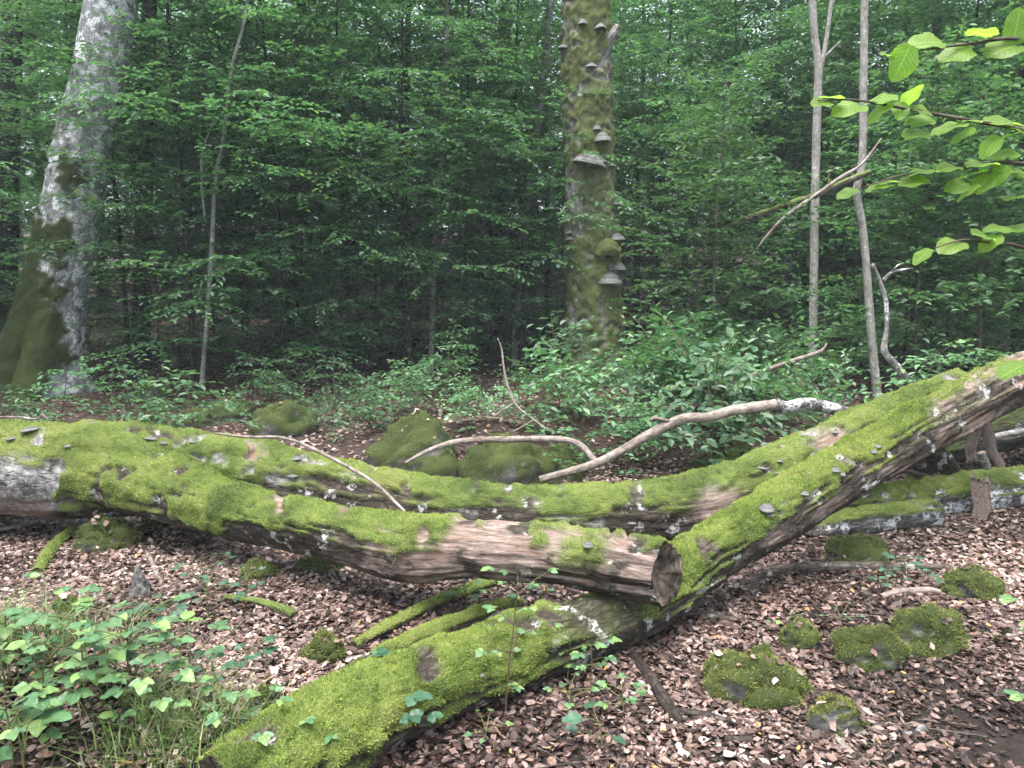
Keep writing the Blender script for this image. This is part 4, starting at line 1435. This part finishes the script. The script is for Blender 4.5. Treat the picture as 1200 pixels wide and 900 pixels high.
# the wood goes on unseen round the clearing, added to block low skylight
for i, (x, y, where) in enumerate([(-9.5, 2.5, 'to the left of'), (-8, -3.5, 'behind and left of'), (8.5, -3.5, 'behind and right of'), (10, 2.5, 'to the right of')]):
    o = copy_tree(KINDS['far'][i % 3], (x, y, float(gz(x, y))), i * 1.3, 1.0)
    tag(o, 'unseen tall leafy tree ' + where + ' the viewer at the edge of the clearing', 'tree', 'unseen tall trees round the clearing')

# slim trunks at the right
def slim(name, pix, mat, label, subs=(), seed=0, nphi=18):
    pts = [at(*p[:3]) for p in pix]
    org = np.array(pts[0])
    org[2] = float(gz(org[0], org[1]))
    e = empty(name, org)
    make_log('trunk', pts, [p[3] * .88 for p in pix], mat, e, org, seed=seed, nphi=nphi, ds=.05, rough=.05, ref=np.array([0, -1.0, 0]))
    for j, sp in enumerate(subs):
        make_log('branch', [at(*p[:3]) for p in sp], [p[3] for p in sp], mat, e, org, seed=seed + j + 1, nphi=10, ds=.05, rough=.06, ref=np.array([0, -1.0, 0]))
    return tag(e, label, 'tree')


slim('slim_tree', [(952, 470, 10.6, .07), (953, 380, 10.6, .064), (955, 250, 10.6, .064), (957, 150, 10.6, .062), (959, 80, 10.6, .062), (955, 45, 10.6, .054), (952, 0, 10.6, .055), (950, -120, 10.6, .045), (955, -260, 10.6, .03)], PALEBARK,
     'straight slim pale trunk with a fork near the top', [[(960, 85, 10.6, .035), (966, 60, 10.6, .03), (972, 20, 10.6, .028), (978, -30, 10.6, .02)], [(963, 70, 10.6, .02), (975, 58, 10.58, .014), (985, 48, 10.56, .008)]], 401)
slim('slim_tree', [(1031, 487, 9.0, .065), (1027, 455, 9.0, .060), (1020, 380, 9.0, .055), (1015, 310, 9.0, .052), (1010, 262, 9.0, .05), (1004, 225, 9.0, .048), (1010, 190, 9.0, .048), (1012, 100, 9.0, .048), (1013, 0, 9.0, .045), (1014, -150, 9.0, .035), (1010, -260, 9.0, .02)], PALEBARK,
     'slim grey crooked trunk bending where the dead branches cross it', [], 411)
slim('birch_sapling', [(1083, 472, 7.6, .046), (1065, 448, 7.6, .048), (1046, 424, 7.6, .044), (1036, 411, 7.6, .038), (1039, 385, 7.6, .026), (1038, 352, 7.6, .024), (1031, 330, 7.6, .022), (1022, 309, 7.6, .018)], BIRCHBARK,
     'broken dead birch stem with white peeling bark bent over the slanting log', [[(1034, 330, 7.6, .018), (1044, 320, 7.55, .016), (1058, 316, 7.5, .012), (1070, 314, 7.5, .006)], [(1044, 320, 7.55, .01), (1052, 311, 7.5, .008), (1060, 308, 7.5, .004)]], 421)
slim('slim_tree', [(601, 460, 12.5, .06), (606, 360, 12.5, .056), (618, 250, 12.5, .056), (632, 130, 12.5, .06), (640, 60, 12.5, .064), (646, -10, 12.5, .06), (652, -150, 12.5, .05)], BIRCHBARK, 'slim whitish birch trunk leaning toward the dead trunk', [], 431)
slim('slim_tree', [(505, 440, 11.5, .05), (509, 300, 11.5, .045), (516, 200, 11.5, .045), (521, 120, 11.5, .04), (524, 20, 11.5, .04), (526, -80, 11.5, .03)], PALEBARK, 'thin pale stem in the middle of the beech foliage', [], 441)
slim('slim_tree', [(236, 455, 9.9, .034), (246, 330, 9.9, .032), (252, 220, 9.9, .030), (262, 160, 9.9, .028), (272, 80, 9.9, .026), (287, 20, 9.9, .022), (296, -60, 9.9, .016)], PALEBARK, 'thin leaning grey stem right of the big grey beech', [[(240, 260, 9.9, .014), (236, 190, 9.88, .012), (250, 140, 9.85, .008)]], 451)
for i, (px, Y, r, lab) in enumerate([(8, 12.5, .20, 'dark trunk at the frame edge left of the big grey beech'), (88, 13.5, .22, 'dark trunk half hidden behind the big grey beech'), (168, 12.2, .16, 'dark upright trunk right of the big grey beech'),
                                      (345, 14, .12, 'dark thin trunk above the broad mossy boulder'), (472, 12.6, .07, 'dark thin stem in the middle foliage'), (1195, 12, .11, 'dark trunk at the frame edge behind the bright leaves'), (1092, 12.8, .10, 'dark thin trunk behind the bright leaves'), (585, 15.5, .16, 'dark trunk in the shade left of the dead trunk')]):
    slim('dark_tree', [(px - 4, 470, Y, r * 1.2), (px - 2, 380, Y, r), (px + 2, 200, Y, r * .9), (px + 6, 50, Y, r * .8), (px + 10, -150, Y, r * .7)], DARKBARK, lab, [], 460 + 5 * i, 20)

# ------------------------------------------------------------------ bramble thicket and seedlings behind the logs
G5 = 'brambles behind the rear log'
BR = []
for row, (Y, x0, x1, n) in enumerate(((6.4, 650, 910, 7), (7.0, 530, 960, 10), (7.6, 570, 1000, 9), (8.3, 500, 1010, 11), (9.1, 620, 1010, 8), (9.8, 740, 1000, 6))):
    for i in range(n):
        BR.append((x0 + (x1 - x0) * (i + .5) / n + RNG.normal(0, 16), Y + RNG.normal(0, .22), 0.48 + .62 * RNG.random() ** 1.5, row))
for i, (px, Y, sc, row) in enumerate(BR):
    s2 = sc * (.6 if px < 640 else .72 if px < 760 else 1.0) * (.8 if px > 930 else 1.0)
    if px < 640:
        wh = 'beside the upright forked twig'
    elif px < 760:
        wh = 'in front of the dead trunk'
    elif px < 860:
        wh = 'behind the pale barkless branch'
    elif px < 945:
        wh = 'above the ring-collared branch piece'
    else:
        wh = 'at the foot of the slim trunks'
    plant_tree('bush', i, px, Y, ('low leafy bramble near the rear log ' if row < 2 else 'green bramble in the middle of the thicket ' if row < 4 else 'bramble at the back of the thicket ') + wh, 'shrub', G5, s2, tilt=(RNG.normal(0, .2), RNG.normal(0, .2)))
for i, (px, Y, sc, lab) in enumerate([
        (232, 6.9, 1.05, 'small bushy beech seedling with bright flat sprays behind the log'), (60, 7.6, .8, 'low seedling with flat sprays at the foot of the big grey beech'), (-20, 7.2, .9, 'low seedling at the frame edge behind the thick log end'),
        (150, 8.0, .7, 'low dark seedling between the big grey beech and the bright seedling'), (340, 9.4, .8, 'tiny seedling in the shade above the broad mossy boulder'), (395, 8.2, .7, 'low seedling beside the litter patch in the middle'),
        (460, 8.8, .8, 'seedling in the dark hollow in the middle'), (520, 9.6, .9, 'seedling left of the upright forked twig'), (1100, 7.6, 1.1, 'upright pale-leaved seedling right of the dead birch stem'), (300, 8.6, .7, 'dim low seedling in the litter right of the bright seedling'), (1180, 8.2, 1.0, 'dark seedling at the frame edge above the slanting log')]):
    plant_tree('seedling', i, px, Y, lab, 'seedling', 'seedlings behind the logs', sc)
G6 = 'low green plants on the ground behind the rear log'
for i, (px, Y, sc) in enumerate([(380, 7.6, .38), (410, 7.2, .42), (440, 7.8, .45), (395, 8.3, .4), (425, 8.6, .45), (462, 7.3, .5), (350, 8.4, .35), (480, 8.2, .55), (330, 9.0, .35), (120, 7.2, .35), (180, 7.4, .35), (90, 6.6, .3)]):
    plant_tree('bush', i, px, Y, 'low leafy ground plant on the litter between boulders and young beeches', 'plant', G6, sc)

# ------------------------------------------------------------------ herbs in the foreground: every leaf an object
def big_leaf(name, mat, L=1.0, W=.62, teeth=13, fold=.10, droop=.22, rnd=.5, round_=0.0):
    """toothed ovate leaf along +X, unit length"""
    n = teeth
    t = np.linspace(0, 1, n)
    prof = (np.sin(np.pi * (.03 + .97 * t) ** (.70 + .12 * round_)) ** (.85 - .32 * round_)) * .5 * W
    prof[-1] = .012
    V, A, UV = [], [], []
    for i in range(n):
        z = -droop * t[i] ** 2
        tooth = 1 + (.045 if i % 2 else -.03)
        for s in (-1, -.5, 0, .5, 1):
            V.append((t[i] * L, s * prof[i] * tooth, z + abs(s) * prof[i] * fold * 2 * (1 - abs(s) * .35) + (.012 if abs(s) == .5 else 0) + .035 * abs(s) * math.sin(t[i] * 11 + s * 1.7 + rnd * 9)))
            A.append(rnd)
            UV.append((t[i], s, 0))
    return build(name, np.array(V), grid_faces(n, 5, False), mat, attrs={'rnd': np.array(A), 'luv': np.array(UV)}, data_only=True)


HL = {'herb': [big_leaf('leaf', HERB, W=.62 + .06 * k, rnd=.1 + .3 * k, droop=.04 + .06 * k) for k in range(4)],
      'dark': [big_leaf('leaf', HERB_DARK, W=.70 + .05 * k, rnd=.2 + .3 * k, droop=.04 + .07 * k, round_=.7) for k in range(3)],
      'hazel': [big_leaf('leaf', HAZEL, W=.80 + .05 * k, rnd=.15 + .3 * k, droop=.08 + .08 * k, round_=.9, teeth=19) for k in range(3)]}


def set_leaf(parent, me, pos, d, up, size):
    o = link('leaf', me, parent)
    d = nrm(np.asarray(d, float))
    sdv = nrm(np.cross(up, d))
    u = np.cross(d, sdv)
    o.rotation_euler = Matrix(((d[0], sdv[0], u[0]), (d[1], sdv[1], u[1]), (d[2], sdv[2], u[2]))).to_euler()
    o.location = [float(c) for c in pos]
    o.scale = (size,) * 3
    return o


def herb(px, py, h, label, n=3, size=.07, kind='herb', seed=0, spread=.5, Y=None, leaflets=3, stem_mat=GREENSTEM, lean=(0, 0)):
    """herb rooted at a photograph pixel: upright stem, n leaf stalks each with leaflets"""
    rg = np.random.default_rng(seed)
    base = gp(px, py) if not Y else np.array([at(px, py, Y)[0], Y, 0])
    base[2] = float(gz(base[0], base[1]))
    e = empty('herb_plant', base)
    bag = Bag()
    s = np.linspace(0, 1, 5)
    top = np.array([lean[0] + rg.normal(0, .08) * h, lean[1] + rg.normal(0, .05) * h, h])
    stem = np.stack([top * t + np.array([.03 * math.sin(t * 3 + seed), 0, 0]) * h for t in s])
    stem[0, 2] = -.03
    v, f = tube(stem, np.linspace(.004, .0018, 5), .05, 6)
    bag.add(v, f)
    for i in range(n):
        t = .2 + .8 * (i + .5) / n if n > 1 else 1.0
        if i == n - 1:
            t = 1.0
        p = np.array([np.interp(t, s, stem[:, c]) for c in range(3)])
        az = i * 2.4 + rg.random() * 1.0 + seed
        el = .25 + .25 * rg.random()
        d = nrm(np.array([math.cos(az), math.sin(az) * .9, el]))
        Ls = spread * (.6 + .6 * rg.random()) * (.12 if h < .12 else min(h, .3))
        q = p + d * Ls
        v, f = tube(np.stack([p, p + d * Ls * .5 + [0, 0, Ls * .06], q]), [.0022, .0017, .0013], .05, 5)
        bag.add(v, f)
        dh = nrm(d * np.array([1, 1, .15]) + [0, 0, -.02])
        side = nrm(np.cross(dh, [0, 0, 1.]))
        sz = size * (.75 + .5 * rg.random())
        up = np.array([0, -.25, 1.]) + rg.normal(0, .14, 3)
        pool = HL[kind]
        set_leaf(e, pool[rg.integers(len(pool))], q, dh + rg.normal(0, .1, 3), up, sz)
        if leaflets >= 3:
            for sg in (-1, 1):
                set_leaf(e, pool[rg.integers(len(pool))], q - d * sz * .12, dh * .35 + side * sg + rg.normal(0, .08, 3), up + rg.normal(0, .12, 3), sz * .8)
        if leaflets >= 5:
            for sg in (-1, 1):
                set_leaf(e, pool[rg.integers(len(pool))], q - d * Ls * .55, dh * .5 + side * sg + rg.normal(0, .08, 3), up + rg.normal(0, .12, 3), sz * .75)
    v, f, _ = bag.get()
    build('stem', v, f, stem_mat, e)
    return tag(e, label, 'plant', 'herbs in the foreground')


HERBS = [
    (55, 850, .42, 'leafy raspberry plant on top of the grassy bank at the left edge', 7, .095, 'herb', 3),
    (105, 830, .44, 'bright raspberry plant in the middle of the grassy bank', 8, .095, 'herb', 3),
    (150, 822, .42, 'tall bright raspberry plant at the outer end of the grassy bank', 7, .09, 'herb', 3),
    (15, 905, .36, 'pale raspberry plant lowest on the bank at the left edge', 5, .085, 'herb', 3),
    (28, 915, .16, 'three broad pale leaves in the bottom corner', 1, .115, 'herb', 3),
    (10, 800, .40, 'raspberry plant at the very edge behind the bank', 5, .09, 'herb', 3),
    (185, 850, .28, 'raspberry plant over the long grass', 6, .075, 'herb', 3),
    (225, 815, .22, 'pale yellowish herb standing alone right of the bank', 4, .07, 'herb', 3),
    (268, 850, .12, 'small pale herb among litter near the log foot', 4, .05, 'herb', 3),
    (250, 808, .10, 'small dark herb behind the pale yellowish herb', 5, .05, 'dark', 3),
    (290, 785, .08, 'dark herb with flat leaves on open litter', 4, .055, 'dark', 3),
    (200, 745, .16, 'dark-leaved seedling behind the bank', 6, .055, 'dark', 3),
    (245, 728, .20, 'taller dark-leaved seedling with round leaves', 6, .055, 'dark', 1),
    (290, 708, .14, 'dark-leaved seedling by the grey-green branch', 5, .055, 'dark', 1),
    (170, 760, .14, 'dark-leaved plant close behind the raspberry plants', 6, .05, 'dark', 3),
    (240, 700, .20, 'round-leaved dark sprig in front of the dark bent stick', 4, .05, 'dark', 1),
    (340, 905, .16, 'herb clump on the near end of the slanting log', 6, .045, 'herb', 3),
    (300, 900, .18, 'leafy herb in front of the log foot at the bottom', 6, .05, 'herb', 3),
    (405, 905, .14, 'fern-like pale herb at the bottom edge by the log', 5, .05, 'herb', 5),
    (460, 880, .22, 'blue-green raspberry sprout with large leaves against the near log', 6, .072, 'dark', 3),
    (597, 838, .55, 'tall thin brown sapling stem with small paired leaves in front of the near log', 6, .045, 'herb', 5),
    (665, 800, .16, 'small leafy sprout beside the tall thin stem', 5, .045, 'herb', 5),
    (692, 795, .14, 'second leafy sprout right of the tall thin stem', 4, .05, 'herb', 3),
    (668, 835, .10, 'low sprout in front of the two leafy sprouts', 4, .035, 'herb', 3),
    (705, 880, .09, 'single broad pale blue-green leaf sprout at the bottom', 2, .075, 'dark', 1),
    (732, 835, .10, 'low sprout by the black wet stick', 5, .04, 'herb', 3),
    (570, 870, .05, 'tiny green seedling on the litter at the bottom', 3, .035, 'herb', 1),
    (465, 790, .08, 'bright seedling behind the near log', 4, .05, 'herb', 3),
    (545, 715, .14, 'leafy sprig growing through the poles', 5, .05, 'herb', 3),
    (605, 712, .16, 'leafy sprig under the sawn limb', 5, .05, 'herb', 3),
    (640, 700, .10, 'small herb in the gap under the sawn limb', 4, .045, 'dark', 3),
    (1062, 675, .10, 'blue-green herb growing over the dark weathered stick', 5, .055, 'dark', 3),
    (1040, 692, .06, 'flat herb below the dark weathered stick', 4, .045, 'dark', 3),
    (1110, 690, .05, 'pale flat herb near the end of the dark stick', 3, .05, 'dark', 3),
    (920, 738, .06, 'small bright herb in litter below the slanting log', 4, .04, 'herb', 1),
    (1210, 760, .14, 'bright leaf sprout poking in at the frame edge above the path', 2, .08, 'herb', 3),
    (1215, 850, .14, 'bright leaf sprout poking in at the frame edge by the soil', 2, .08, 'herb', 3),
    (985, 730, .04, 'tiny bright seedling between the stick and moss', 3, .03, 'herb', 1),
]
for i, (px, py, h, lab, n, sz, kd, lf) in enumerate(HERBS):
    herb(px, min(py, 960), h * (.66 if i < 7 and i != 4 else 1.0), lab, n + (11 if i < 7 and i != 4 else 2), sz * (.60 if i < 7 and i != 4 else .78), kd, 500 + i, leaflets=lf, spread=(.55 if h > .3 else .75), stem_mat=REDSTEM if 'brown' in lab else GREENSTEM)

# ------------------------------------------------------------------ hazel branches hanging in from the right, close to the camera
HZ = empty('hazel_shrub', (2.35, 2.35, float(gz(2.35, 2.35))))
tag(HZ, 'hazel branches with big bright green leaves hanging in at the upper corner', 'shrub')
hz0 = np.array([2.35, 2.35, float(gz(2.35, 2.35))])
bag = Bag()
v, f = tube(np.array([(0, 0, -.1), (.02, 0, .7), (-.02, .05, 1.4), (-.10, .05, 2.1), (-.2, 0, 2.8)]), [.03, .026, .022, .016, .008], .1, 10)
build('stem', v, f, TWIG, HZ)
TWS = [
    [(1330, 70, 2.35), (1200, 46, 2.25), (1140, 51, 2.2), (1090, 57, 2.16), (1068, 62, 2.14)],
    [(1330, 175, 2.3), (1200, 152, 2.2), (1120, 138, 2.1), (1060, 127, 2.05), (1000, 117, 2.0), (958, 118, 1.98)],
    [(1330, 230, 2.3), (1200, 192, 2.2), (1120, 198, 2.15), (1060, 205, 2.1), (1010, 220, 2.05)],
    [(1330, 330, 2.3), (1200, 290, 2.2), (1170, 286, 2.15), (1130, 281, 2.1), (1095, 291, 2.05)],
    [(1330, 470, 2.2), (1240, 440, 2.1), (1215, 432, 2.05)],
]
for w in TWS:
    pts = np.array([at(*p) for p in w])
    zz = pts[0][2]
    root = hz0 + np.array([0, 0, max(.2, zz - hz0[2] - .15)])
    pts = np.vstack([root, pts]) - hz0
    v, f = tube(pts, np.linspace(.008, .0016, len(pts)), .03, 6)
    build('twig', v, f, TWIG, HZ)
# leaves: photograph pixel of the middle, length in px, direction in px space, depth
HLV = [(1057, 74, 42, (-.4, .9), 2.12), (1040, 64, 22, (-1, -.2), 2.13), (1087, 47, 40, (-1, -.1), 2.14), (1148, 38, 40, (-1, -.15), 2.2), (1121, 63, 40, (-1, .15), 2.18), (1178, 55, 48, (-1, .2), 2.22), (1192, 30, 40, (.2, -1), 2.24),
       (963, 120, 28, (-1, .1), 1.98), (995, 126, 40, (-1, .15), 2.0), (975, 114, 30, (-1, -.1), 2.0), (1033, 116, 34, (-1, -.1), 2.03), (1030, 130, 32, (-.8, .5), 2.03), (1055, 130, 24, (-.2, .6), 2.05), (1068, 112, 32, (.3, -.8), 2.06), (1080, 128, 26, (1, .2), 2.06),
       (1077, 142, 34, (-1, .1), 2.08), (1073, 156, 34, (-1, .2), 2.08), (1112, 148, 38, (-1, .1), 2.1), (1127, 160, 30, (-.8, .5), 2.1), (1135, 140, 30, (-1, -.1), 2.12), (1175, 140, 44, (-1, -.2), 2.16), (1180, 160, 30, (-1, .3), 2.16), (1160, 172, 30, (-.6, .7), 2.15), (1192, 150, 36, (1, .1), 2.2),
       (992, 227, 26, (-1, .5), 2.05), (1029, 219, 30, (-1, .1), 2.07), (1040, 212, 28, (-1, -.1), 2.08), (1070, 213, 34, (-1, .2), 2.1), (1080, 201, 34, (-1, 0), 2.1), (1112, 195, 30, (-1, 0), 2.12), (1121, 219, 30, (-.9, .3), 2.13), (1134, 225, 28, (-.8, .5), 2.13), (1150, 190, 40, (-1, -.1), 2.15), (1140, 204, 34, (-1, .2), 2.15),
       (1152, 215, 28, (-.6, .6), 2.15), (1180, 194, 40, (-1, -.1), 2.18), (1188, 231, 40, (-1, .15), 2.2), (1195, 204, 32, (1, .2), 2.2), (1178, 180, 30, (-1, -.1), 2.17), (1170, 207, 28, (-.5, .7), 2.16),
       (1080, 300, 26, (-.8, .6), 2.05), (1115, 287, 36, (-1, .2), 2.08), (1150, 275, 36, (-1, -.1), 2.12), (1170, 268, 34, (-1, -.1), 2.15), (1160, 284, 28, (-.7, .4), 2.13), (1195, 268, 30, (-1, 0), 2.2), (1188, 432, 44, (-1, .25), 2.05)]
rg = np.random.default_rng(77)
for i, (px, py, L, d, Y) in enumerate(HLV):
    d = np.array(d) / np.hypot(*d)
    c = at(px, py, Y)
    s0 = at(px - d[0] * L / 2, py - d[1] * L / 2, Y)
    ax = nrm(c - s0) + np.array([0, rg.normal(-.1, .35), 0])
    size = L / 900 * Y * 1.0
    p = c - nrm(ax) * size * .5
    up = np.array([rg.normal(0, .2), -.50 + rg.normal(0, .22), 1.0])
    if i == 0:
        up = np.array([.3, -1.0, .5])
    set_leaf(HZ, HL['hazel'][i % 3], p - hz0, ax, up, size)

# ------------------------------------------------------------------ grass on the bank
def grass(n, cx, cy_, rx, ry, hmin, hmax, label, seed):
    rg = np.random.default_rng(seed)
    x = cx + rg.normal(0, rx, n)
    y = cy_ + rg.normal(0, ry, n)
    z = gz(x, y)
    h = hmin + (hmax - hmin) * rg.random(n)
    az = rg.random(n) * 6.28
    ben = (.3 + .9 * rg.random(n)) * h
    w = .0022 + .0018 * rg.random(n)
    d = np.stack([np.cos(az), np.sin(az), 0 * az], -1)
    sdv = np.stack([-np.sin(az), np.cos(az), 0 * az], -1)
    V = []
    for t in (0, .3, .6, .85, 1.0):
        c = np.stack([x, y, z - .01 + h * (t - .35 * t ** 3)], -1) + d * (ben * t ** 2)[:, None]
        ww = (w * (1 - t * .9))[:, None]
        V += [c - sdv * ww, c + sdv * ww]
    V = np.stack(V, 1)
    F = np.array([(2 * k, 2 * k + 1, 2 * k + 3, 2 * k + 2) for k in range(4)])
    F = (F[None] + (np.arange(n) * 10)[:, None, None]).reshape(-1, 4)
    o = build('grass', V.reshape(-1, 3), F, GRASSM, attrs={'rnd': np.repeat(rg.random(n), 10)}, smooth=False)
    o['kind'] = 'stuff'
    return tag(o, label, 'grass')


g0 = gp(215, 880)
grass(560, g0[0], g0[1] + .05, .16, .12, .10, .26, 'fine arching grass in the foreground beside the log foot', 1)
grass(420, -1.75, 2.65, .22, .18, .14, .32, 'tufted grass covering the bank under the raspberry plants', 2)
g1 = gp(1105, 765)
grass(220, g1[0], g1[1] + .1, .10, .06, .04, .10, 'short sparse grass growing on the moss cushion', 3)

# ------------------------------------------------------------------ damp air under the trees
hv = np.array([(x, y, z) for z in (-2.5, 34) for y in (-28, 112) for x in (-62, 62)], float)
hf = np.array([(0, 2, 3, 1), (4, 5, 7, 6), (0, 1, 5, 4), (2, 6, 7, 3), (0, 4, 6, 2), (1, 3, 7, 5)])
hm = bpy.data.materials.new('damp_air')
hm.use_nodes = True
hm.node_tree.nodes.clear()
ho = hm.node_tree.nodes.new('ShaderNodeOutputMaterial')
hp = hm.node_tree.nodes.new('ShaderNodeVolumePrincipled')
hp.inputs['Color'].default_value = (.82, .94, 1.0, 1)
hp.inputs['Density'].default_value = HAZE
hm.node_tree.links.new(hp.outputs[0], ho.inputs['Volume'])
haze = build('haze', hv, hf, hm, smooth=False)
haze['kind'] = 'stuff'
tag(haze, 'thin damp air hanging between the trees', 'haze')
